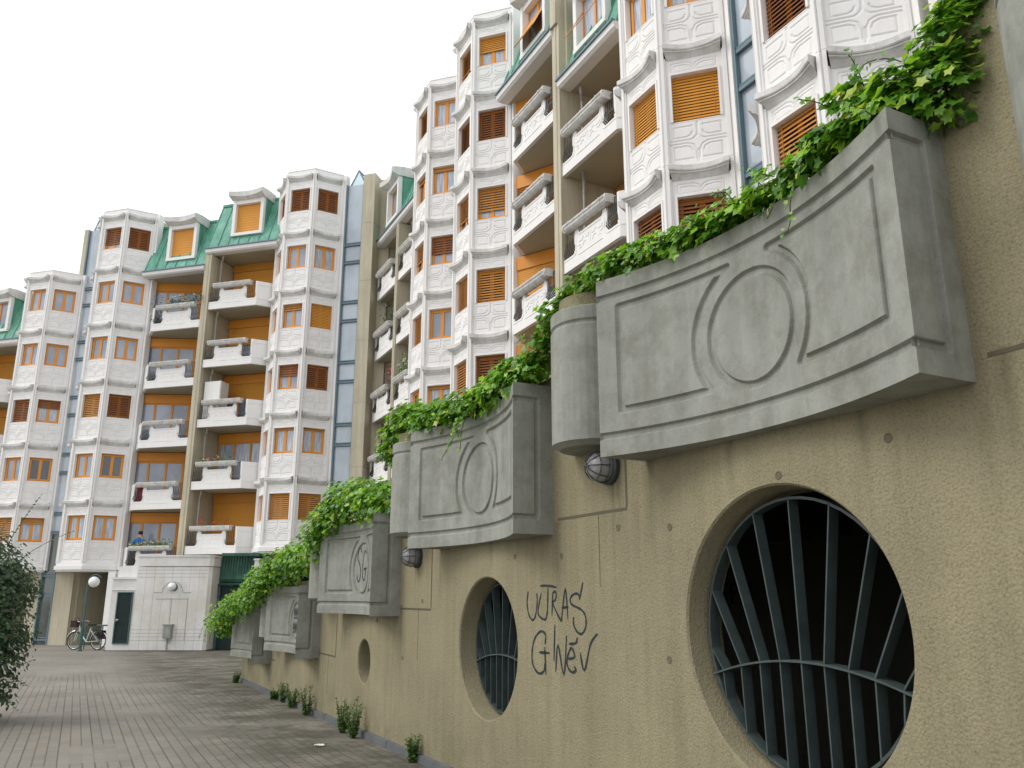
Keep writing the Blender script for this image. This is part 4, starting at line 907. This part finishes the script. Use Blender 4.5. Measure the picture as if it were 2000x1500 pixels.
mansard(lb, 2.05, 5.84, 17.5, 20.25, (3.85, 1.66, 18.32, 1.72), 'O'); mansard(lb, 5.86, 9.28, 16.7, 19.5, (7.40, 1.6, 17.45, 1.72), 'O'); mansard(lb, 16.25, 20.4, 13.95, 16.7, (18.1, 1.66, 14.72, 1.7), 'W')
pipe(lb, 5.25, -.95, 3, 17, [(14.9, 16.9)]); pipe(lb, 5.25, -.95, 3, 17, [(12.0, 14.1)]); pipe(lb, 5.25, -.95, 3, 17, [(9.2, 11.3)]); pipe(lb, 5.25, -.95, 3, 17, [(6.4, 8.5)]); pipe(lb, 5.25, -.95, 3, 17, [(3.6, 5.7)])
stairglass(lb, -2.02, -1.105, -.6, 20.2, 20.5)
stairglass(lb, 12.56, 13.36, -.55, 19.75, 19.85, True, lower=4.4)
m = MB(); m.box(13.38, 13.62, -9, -1.0, 17.36, 19.8); m.build('stair_wall', 'beige', lb)
m = MB(); m.box(-3.10, -2.04, -9, -1.55, -.6, 20.55); m.box(-2.62, -2.04, -1.55, -.86, -.6, 20.55)
for z in (4.1, 6.9, 9.7, 12.5, 15.3, 18.1): m.box(-2.635, -2.02, -1.56, -.85, z, z + .03)
m.build('corner_tower', 'beige', lb)
# ground floor of the end building
m = MB(); m.box(11.55, 12.60, -1.32, -1.02, -.7, 2.68); m.box(13.35, 14.0, -1.32, -1.02, -.7, 2.68); m.box(9.05, 9.55, -1.32, -1.00, -.7, 2.68); m.box(8.6, 12.6, -5, -4.6, -.7, 2.68); m.box(11.5, 11.8, -4.6, -1.32, -.7, 2.68); m.box(17, 21, -1.5, -1.1, -.7, 2.5); m.box(9.9, 11.5, -3.9, -3.7, -.7, 2.68); m.box(14.0, 17.0, -4.2, -4.0, -.7, 2.68)
m.build('ground_floor_wall', 'beige', lb)
m = MB(); m.box(8.9, 9.28, -1.30, -.55, -.7, 2.66); m.build('entrance_pier', 'white', lb); m = MB(); m.box(1.55, 1.95, -.6, -.3, -.6, 3.32); m.build('entrance_pier', 'white', lb)
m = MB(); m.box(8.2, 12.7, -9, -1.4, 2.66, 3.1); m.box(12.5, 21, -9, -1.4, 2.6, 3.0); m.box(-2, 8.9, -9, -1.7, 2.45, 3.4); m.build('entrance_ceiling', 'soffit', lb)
for bx_ in ((9.3, 9.9, -4.5, -3.75, -.7, 2.2), (14.2, 15.6, -3.98, -3.9, -.7, 2.2), (-1, 2.0, -2.6, -2.4, -.7, 3.1), (2.0, 8.2, -2.0, -1.75, -.7, 3.2)):
    m = MB(); m.box(*bx_); m.build('entrance_door', 'door', lb)

# ======== building along the right side
RO = Vector((3.14, 15.2, 0)); RA = Vector((-.446, .895)).normalized(); RR = math.atan2(RA.y, RA.x)
rb = thing('apartment_building', 'tall white bay windowed apartment block seen steeply along the right behind the tan wall', 'apartment block', RO, RR)
bay(rb, 0, [18.5, 15.7, 12.9, 10.1, 7.3], [('S', 'W', 'W'), ('S', 'C', 'C'), ('S', 'O', 'O'), ('S', 'D', 'D'), ('S', 'S', 'S')], 4.5)
bay(rb, -4.12, [18.5, 15.7, 12.9, 10.1, 7.3], [('S', 'S', 'S'), ('S', 'D', 'W'), ('W', 'D', 'W'), ('S', 'S', 'W'), ('S', 'S', 'S')], 4.5)
bay(rb, 9.96, [20.6, 17.8, 15.0, 12.2, 9.4, 6.6], [('S', 'S.75K', 'O.5C'), ('D', 'D', 'D'), ('S', 'S.7K', 'S.72C'), ('S', 'S', 'S'), ('S', 'S', 'D'), ('S', 'S', 'S')], 3.8)
bay(rb, 14.08, [20.6, 17.8, 15.0, 12.2, 9.4, 6.6], [('S', 'S', 'C'), ('W', 'S.2K', 'S.15C'), ('S', 'S.6K', 'D.6W'), ('S', 'S', 'W'), ('S', 'K', 'S.1C'), ('S', 'S', 'W')], 3.8)
loggia(rb, 2.50, 2.6, [12.5, 9.7, 6.9, 4.1], 15.4, -1, .45, ['O', 'O', 'H', 'O'], 15.25)
loggia(rb, 5.50, 2.55, [14.45, 11.7, 8.9, 6.1], 17.3, 1, .80, ['S', 'S', 'H', 'O'], 17.15, -2.2, 1.15)
loggia(rb, 16.6, 2.2, [14.4, 11.6, 8.85, 6.1], 17.3, -1, .45, ['K', 'K', 'K', 'K'], 17.15)
loggia(rb, 19.15, 2.55, [14.4, 11.6, 8.85, 6.1], 17.3, 1, .35, ['K', 'K', 'K', 'K'], 17.15)
loggia(rb, -8.4, 2.6, [12.5, 9.7, 6.9], 15.4, 1, .60, ['W', 'W', 'W'], 15.25)
pier(rb, 5.11, 5.49, 2.5, 17.9); pier(rb, 18.82, 19.12, 2.5, 17.0); pier(rb, -8.85, -8.42, 2.5, 17.9)
mansard(rb, 2.30, 5.14, 15.3, 18.3, (3.75, 1.6, 16.05, 1.75), 'A'); mansard(rb, 5.46, 9.05, 17.2, 20.0, (6.95, 1.6, 17.95, 1.75), 'T')
mansard(rb, 16.4, 22.3, 17.2, 19.9, (20.35, 1.6, 17.9, 1.72), 'W'); mansard(rb, -8.8, -5.0, 15.3, 18.3, (-7, 1.6, 16.05, 1.75), 'W')
m = MB(); m.box(5.14, 5.46, -2.4, -.42, 17.3, 20.0); m.box(5.0, 5.15, -9, -.70, 15.4, 20.05); m.build('party_wall', 'beige', rb)
m = MB(); m.box(21.72, 22.3, -9, -.9, 2, 19.0); m.build('corner_return', 'beige', rb)
for zz in ((12.9, 14.6), (10.1, 12.2), (7.3, 9.4)): pipe(rb, 4.75, -1.0, 0, 0, [zz])
for zz in ((14.8, 16.5), (12.0, 14.1), (9.2, 11.3), (6.5, 8.6)): pipe(rb, 18.4, -1.0, 0, 0, [zz])
stairglass(rb, -1.75, -1.105, 3, 18.6, 12.9, False); stairglass(rb, 12.40, 12.98, 3, 20.2, 20.6, False)
m = MB(); m.box(-9, 21.7, -9, -1.7, -1.5, 4.4); m.box(16, 21.7, -1.7, -1.0, -1.5, 4.5); m.build('podium_wall', 'beige', rb)

# ------------------------------------------------------------ service kiosk and things in front of the end building
YB = 33.05; zg = gz(0, YB) - .02
ks = thing('service_kiosk', 'white panelled concrete kiosk with louvred door and round light at the path end', 'kiosk', (-13.2, YB, zg))
m = MB(); a, b = -1.44, 1.46; H = 3.62
m.prism([(a, 0), (b - .12, 0), (b, .10), (b, 2.6), (a, 2.6)], .06, 3.18); m.prism([(a - .02, -.03), (b - .1, -.03), (b + .03, .09), (b + .03, 2.6), (a - .02, 2.6)], 3.20, H - .06); m.prism([(a - .05, -.07), (b - .09, -.07), (b + .07, .08), (b + .07, 2.6), (a - .05, 2.6)], H - .06, H)
m.build('kiosk_wall', 'util', ks)
m = MB()
for i in range(1, 8): x = a + (b - a - .12) * i / 8; m.box(x - .004, x + .004, -.002, .01, .06, 3.18)
for z in (.42, .55, .68, .81, 2.78, 2.92, 3.05): m.box(a, b - .12, -.003, .01, z - .006, z + .006)
m.box(-.012, .012, -.004, .01, .06, 2.0)
m.tube([(-.72, -.002, 2.20), (-.42, -.002, 2.20)], .012, 4); m.tube([(.42, -.002, 2.20), (.72, -.002, 2.20)], .012, 4); m.tube([(-.62, -.002, 1.96), (.66, -.002, 1.96)], .012, 4); m.tube([(.62, -.002, 1.96), (.62, -.002, .4)], .009, 4)
m.tube([(.40 * math.cos(R(t)), -.002, 2.2 + .40 * math.sin(R(t))) for t in range(0, 181, 12)], .012, 4)
M['groove'] = mottled('panel_joint', (.36, .36, .34), .85, 1.1); m.build('panel_joint', 'groove', ks)
m = MB(); m.lathe([(.001, 0), (.14, 0), (.14, .05), (.1, .06)], 20, 0, Matrix.Translation((.05, 0, 2.40)) @ Matrix.Rotation(R(90), 4, 'X')); lt = m.build('light_base', 'teal', ks)
m = MB(); m.lathe([(.15, .05), (.16, .12), (.12, .2), (.001, .24)], 20, 0, Matrix.Translation((.0, 0, 2.42)) @ Matrix.Rotation(R(90), 4, 'X')); m.build('light_globe', 'opal', lt, smooth=True)
m = MB(); m.box(-.16, .16, -.16, 0, .50, .98); m.box(-.19, .19, -.19, .0, .98, 1.02); m.box(-.13, .13, -.175, -.16, .56, .93); m.tube([(0, -.08, .5), (0, -.08, .08)], .02, 6); m.tube([(.08, -.12, .5), (.10, -.10, .40), (.03, -.06, .36)], .018, 6); m.build('meter_box', 'box', ks)
m = MB(); m.box(-2.42, a - .001, .12, 2.6, .05, 2.70); m.box(-2.45, a - .001, .06, 2.6, 2.70, 2.78); m.box(-2.40, a, .08, .12, 2.28, 2.31); m.box(-2.38, -1.5, .4, 2.6, 2.78, 3.2); m.build('annex_wall', 'util', ks)
m = MB(); rect_frame(m, -2.16, -1.55, .28, 2.22, .04, .06, .13); dr = m.build('louvre_door', 'teal', ks)
m = MB(); m.box(-2.12, -1.59, .10, .118, .32, 2.18)
for i in range(44): z = .33 + i * .0425; m.add([(-2.12, .075, z), (-1.59, .075, z), (-1.59, .10, z + .036), (-2.12, .10, z + .036)], [(0, 1, 2, 3)])
m.build('louvres', 'door', dr); m = MB(); m.tube([(-2.08, .05, 1.22), (-2.08, .05, 1.12)], .025, 8); m.tube([(-2.08, .05, 1.17), (-2.0, .04, 1.17)], .012, 6); m.build('handle', 'chrome', dr)
m = MB(); m.box(a - .05, b + .02, -.03, 2.6, 0, .06); m.box(-2.44, a, .09, 2.6, 0, .05); m.build('plinth', 'curb', ks)
# copper canopy and gate right of the kiosk
cp = thing('canopy', 'green copper canopy with dark metal gate squeezed between the kiosk and the ivy', 'canopy', (-11.7, 33.9, gz(0, 34)))
m = MB(); m.box(0, 1.5, 0, 1.5, 3.62, 3.74); m.yz([(.0, 2.72), (.06, 2.60), (1.5, 2.60), (1.5, 3.62), (.12, 3.62)], 0, 1.35)
for i in range(12): m.box(.05 + i * .11, .062 + i * .11, .0, .1, 2.75, 3.60)
m.yz([(-.12, 2.50), (-.05, 2.46), (.4, 2.62), (.4, 2.68)], -.02, 1.45); m.build('canopy_hood', 'copper_dark', cp)
m = MB(); m.box(.0, .07, -.05, .05, 0, 2.46); m.box(.75, .80, .02, .06, 0, 2.4); m.build('gate_post', 'teal', cp)
m = MB(); m.box(.07, 1.8, .06, .10, .02, 2.44); m.build('gate_leaf', 'door', cp)
m = MB(); m.box(1.36, 1.62, -.05, .5, -.1, 3.45); m.box(1.33, 1.65, -.09, .5, 3.45, 3.52); m.build('side_post', 'util', cp)
# street lamp
lp = thing('street_lamp', 'teal pole lamp with white globe under a curved hook, standing beside the bicycle', 'street lamp', (-16.55, 33.1, gz(0, 33.1)))
m = MB(); m.tube([(0, 0, 0), (0, 0, .9)], .06, 10); m.tube([(0, 0, .9), (0, 0, 2.45)], .038, 10); m.tube([(0, 0, 2.45)] + [(.27 - .27 * math.cos(R(t)), 0, 2.56 + .30 * math.sin(R(t))) for t in range(0, 150, 12)], .022, 8); m.lathe([(.09, 0), (.09, .05), (.06, .07)], 12); m.build('pole', 'teal', lp)
m = MB(); m.sphere((.23, 0, 2.58), .205, 18); m.build('globe', 'opal', lp, smooth=True)
# cycle rack rail
rk = thing('handrail', 'teal tubular rail behind the parked bicycle', 'handrail', (-16.6, 34.2, gz(0, 34.2)))
m = MB(); m.tube([(-.5, .25, .92), (1.05, -.2, .94)], .03, 8); m.tube([(-.5, .25, .6), (1.05, -.2, .62)], .018, 6); m.build('rail', 'teal', rk)
for x, y in ((-.48, .25), (.3, .02), (1.02, -.2)): m = MB(); m.tube([(x, y, 0), (x, y, .92)], .025, 8); m.build('post', 'teal', rk)
# bicycle
bk = thing('bicycle', 'pale mint step-through bicycle with a brown front basket leaning by the lamp', 'bicycle', (-16.75, 33.95, gz(0, 33.9)), R(168))
def wheel(x):
    m = MB(); k = 32; m.add([(x + (.33 + .022 * math.cos(b)) * math.cos(a), .022 * math.sin(b), .35 + (.33 + .022 * math.cos(b)) * math.sin(a)) for a in [2 * math.pi * i / k for i in range(k)] for b in [math.pi / 3 * j for j in range(6)]],
                 [(i * 6 + j, ((i + 1) % k) * 6 + j, ((i + 1) % k) * 6 + (j + 1) % 6, i * 6 + (j + 1) % 6) for i in range(k) for j in range(6)])
    w_ = m.build('wheel', 'black', bk)
    m = MB()
    for i in range(14): a = 2 * math.pi * i / 14; m.tube([(x, .02 * (-1) ** i, .35), (x + .32 * math.cos(a), 0, .35 + .32 * math.sin(a))], .002, 3)
    m.tube([(x, -.05, .35), (x, .05, .35)], .02, 8); m.tube([(x + .305 * math.cos(a), 0, .35 + .305 * math.sin(a)) for a in [2 * math.pi * i / 32 for i in range(33)]], .008, 4); m.build('spokes', 'chrome', w_)
wheel(.53); wheel(-.53)
m = MB(); m.tube([(.40, 0, .92), (.37, 0, .78), (.22, 0, .52), (.03, 0, .34)], .026, 8); m.tube([(.36, 0, .70), (.12, 0, .44), (.0, 0, .32)], .018, 6); m.tube([(.03, 0, .30), (-.14, 0, .86)], .02, 6)
for y in (-.05, .05): m.tube([(.02, y * .4, .31), (-.53, y, .35)], .011, 6); m.tube([(-.11, y * .4, .78), (-.53, y, .35)], .010, 6); m.tube([(.38, y * .3, .76), (.44, y, .68), (.53, y, .35)], .014, 6)
m.build('frame', 'mint', bk)
m = MB(); m.tube([(.40, 0, .90), (.36, 0, 1.08)], .012, 6); m.tube([(.20, -.28, 1.07), (.32, -.24, 1.10), (.37, 0, 1.08), (.32, .24, 1.10), (.20, .28, 1.07)], .013, 6); m.build('handlebar', 'chrome', bk)
m = MB(); m.prism([(-.30, -.09), (-.12, -.06), (.02, -.02), (.02, .02), (-.12, .06), (-.30, .09)], .93, .98); m.build('saddle', 'black', bk)
m = MB(); m.prism([(.42, -.17), (.70, -.15), (.70, .15), (.42, .17)], .86, 1.10); m.tube([(.42, -.17, 1.1), (.70, -.15, 1.1), (.70, .15, 1.1), (.42, .17, 1.1), (.42, -.17, 1.1)], .014, 5); m.tube([(.56, -.15, 1.1), (.56, -.12, 1.22), (.56, .12, 1.22), (.56, .15, 1.1)], .008, 5); m.build('basket', 'basket', bk)
m = MB(); m.box(-.78, -.28, -.07, .07, .73, .75); m.box(-.74, -.35, -.12, -.07, .42, .74); m.tube([(-.75, -.06, .73), (-.53, -.07, .36)], .008, 5); m.tube([(-.75, .06, .73), (-.53, .07, .36)], .008, 5); m.build('rear_rack', 'black', bk)
m = MB(); m.tube([(-.53 + .375 * math.cos(R(t)), 0, .35 + .375 * math.sin(R(t))) for t in range(10, 190, 15)], .022, 5); m.tube([(.53 + .375 * math.cos(R(t)), 0, .35 + .375 * math.sin(R(t))) for t in range(20, 170, 15)], .022, 5); m.build('mudguard', 'chrome', bk)
# ------------------------------------------------------------ balcony plants and odds and ends
def flowers(loc, rz, L, label, cols, seed, h=.2, leaf='weed', cnt=220, dens=60, cat='flowers'):
    rnd = random.Random(seed); t = thing('flowering_plant', label, cat, loc, rz, 'plants on the balconies'); m = MB()
    for i in range(cnt):
        x = rnd.uniform(-L / 2, L / 2); z = abs(rnd.gauss(0, h * .5)); y = rnd.gauss(0, .09)
        add_leaf(m, Vector((x, y, z)), Vector((rnd.uniform(-1, 1), rnd.uniform(-.2, 1), rnd.uniform(0, 1))), Vector((rnd.uniform(-1, 1), rnd.uniform(-1, 1), rnd.uniform(-.5, 1))), rnd.uniform(.03, .065), rnd, OV)
    m.build('leaves', leaf, t)
    for c in cols:
        m = MB()
        for i in range(dens // max(1, len(cols)) // 4):
            x = rnd.uniform(-L / 2, L / 2); z = rnd.uniform(.05, h * 1.1); y = rnd.gauss(.03, .08)
            for q in range(7): add_leaf(m, Vector((x + rnd.gauss(0, .03), y + rnd.gauss(0, .03), z + rnd.gauss(0, .03))), Vector((rnd.uniform(-1, 1), rnd.uniform(0, 1), rnd.uniform(-.2, 1))), Vector((rnd.uniform(-1, 1), 0, rnd.uniform(-1, 1))), .035, rnd, OV, .05)
        m.build('blossom', c, t)
flowers(lloc(4.2, -.50, 6.15 + 1.2), LR, 1.7, 'red, pink and white flowers in the balcony trough one storey below the grey cabinet', ['red', 'pink', 'petal'], 1)
flowers(lloc(4.2, -.50, 3.35 + 1.2), LR, 1.7, 'red geraniums in the lowest balcony trough just above the canopy', ['red'], 2, cnt=70)
flowers(lloc(7.2, -.50, 2.55 + 1.2), LR, 2.2, 'white flowers trailing round the lowest balcony trough above the kiosk', ['petal', 'petal'], 3, cnt=330)
flowers(lloc(6.7, -.50, 13.75 + 1.25), LR, 1.9, 'silvery bushy plant overflowing the topmost trough under the lower mansard', ['petal'], 4, h=.35, leaf='bluegreen', cnt=420)
flowers(lloc(8.45, -.75, 13.75 + .5), LR, .5, 'dark shrub standing in the left corner of the topmost balcony', ['red'], 5, h=1.3, leaf='bluegreen', cnt=300, dens=8, cat='potted plant')
def rloc(s, n, z): return (RO.x + RA.x * s - RA.y * n, RO.y + RA.y * s + RA.x * n, z)
flowers(rloc(20.6, -.8, 11.6 + .6), RR, 1.8, 'large blue green leafy plant filling a loggia beside the corner tower', ['petal'], 6, h=1.9, leaf='bluegreen', cnt=800, dens=8, cat='potted plant')
flowers(rloc(19.4, -.6, 8.85 + 1.0), RR, .5, 'pink flowering shrub at the near end of a loggia by the corner tower', ['pink'], 7, h=1.0, leaf='bluegreen', cnt=260, cat='potted plant')
flowers(rloc(17.4, -.5, 8.85 + 1.2), RR, 1.4, 'loose pale green plant in a trough next to the far bay windows', ['petal'], 8, h=.6, cnt=260, cat='potted plant')
flowers(rloc(20.2, -.5, 6.1 + 1.2), RR, .8, 'small plant in the lowest visible trough by the corner tower', ['petal'], 9, h=.35, cnt=120, cat='potted plant')
cb_ = thing('balcony_cabinet', 'pale grey storage cabinet standing in the middle balcony of the taller half', 'cabinet', lloc(5.0, -1.0, 8.95 + .16), LR)
m = MB(); m.box(-.45, .40, -.35, .25, 0, 2.0); m.build('cabinet_body', 'util', cb_); m = MB(); m.box(-.42, .37, .25, .265, .04, 1.96); m.box(-.03, -.01, .26, .272, .04, 1.96); m.build('cabinet_door', 'white', cb_)
cl = thing('hanging_cloth', 'dark red cloth hung over the railing of a lower balcony', 'cloth', lloc(8.2, -.68, 5.35 + .4), LR)
m = MB(); m.grid(lambda u, v: (-.15 + .32 * u, .02 * math.sin(u * 14 + v * 3), .72 * v), 12, 8); m.build('cloth_sheet', 'cloth', cl)
# person on the lowest balcony
pr_ = thing('person', 'person in a blue top standing on the lowest balcony above the kiosk', 'person', lloc(8.22, -1.0, 2.55 + .16), LR + R(180))
bm = bmesh.new(); sk = bm.verts.layers.skin.verify(); J = {}
def jv(n, p): J[n] = bm.verts.new(p)
for n, p in dict(pel=(0, 0, .95), ch=(0, 0, 1.22), nk=(0, 0, 1.45), hd=(0, .01, 1.54), tp=(0, .02, 1.68), sl=(.17, 0, 1.40), sr=(-.17, 0, 1.40), el=(.27, -.05, 1.15), er=(-.27, -.05, 1.15), wl=(.18, -.26, 1.10), wr=(-.18, -.26, 1.10), hl=(.12, -.34, 1.12), hr=(-.12, -.34, 1.12), kl=(.1, 0, .50), kr=(-.1, 0, .50), al=(.1, 0, .08), ar=(-.1, 0, .08), fl=(.11, -.16, .03), fr=(-.11, -.16, .03)).items(): jv(n, p)
for a, b in (('pel', 'ch'), ('ch', 'nk'), ('nk', 'hd'), ('hd', 'tp'), ('nk', 'sl'), ('nk', 'sr'), ('sl', 'el'), ('sr', 'er'), ('el', 'wl'), ('er', 'wr'), ('wl', 'hl'), ('wr', 'hr'), ('pel', 'kl'), ('pel', 'kr'), ('kl', 'al'), ('kr', 'ar'), ('al', 'fl'), ('ar', 'fr')): bm.edges.new((J[a], J[b]))
rad = dict(pel=.14, ch=.14, nk=.06, hd=.085, tp=.075, sl=.07, sr=.07, el=.048, er=.048, wl=.032, wr=.032, hl=.03, hr=.03, kl=.07, kr=.07, al=.045, ar=.045, fl=.035, fr=.035)
for n, v in J.items(): v[sk].radius = (rad[n], rad[n] * (.75 if n in ('pel', 'ch') else 1)); v[sk].use_root = (n == 'pel')
me = bpy.data.meshes.new('body'); bm.to_mesh(me); bm.free(); me.materials.append(M['skin'])
bo = place('body', me, pr_); md = bo.modifiers.new('skin', 'SKIN'); md.use_smooth_shade = True; s2 = bo.modifiers.new('sub', 'SUBSURF'); s2.levels = 1; s2.render_levels = 2
m = MB(); m.lathe([(.16, .92), (.175, 1.05), (.185, 1.25), (.19, 1.36), (.14, 1.44), (.075, 1.48)], 16, 0, Matrix.Diagonal((1, .72, 1, 1)))
for sg in (-1, 1): m.tube([(sg * .13, 0, 1.40), (sg * .21, -.02, 1.28), (sg * .26, -.05, 1.18)], .075, 10)
m.build('shirt', 'shirt', pr_, smooth=True)
m = MB(); m.lathe([(.15, .93), (.15, .80), (.01, .79)], 12, 0, Matrix.Diagonal((1, .75, 1, 1))); [m.tube([(sg * .08, 0, .84), (sg * .1, 0, .5), (sg * .1, 0, .1)], .085, 10) for sg in (-1, 1)]; m.build('trousers', 'hair', pr_, smooth=True)
m = MB(); m.sphere((0, .03, 1.645), .105, 12, 0, (.95, 1.05, 1.0)); m.build('hair', 'hair', pr_, smooth=True)
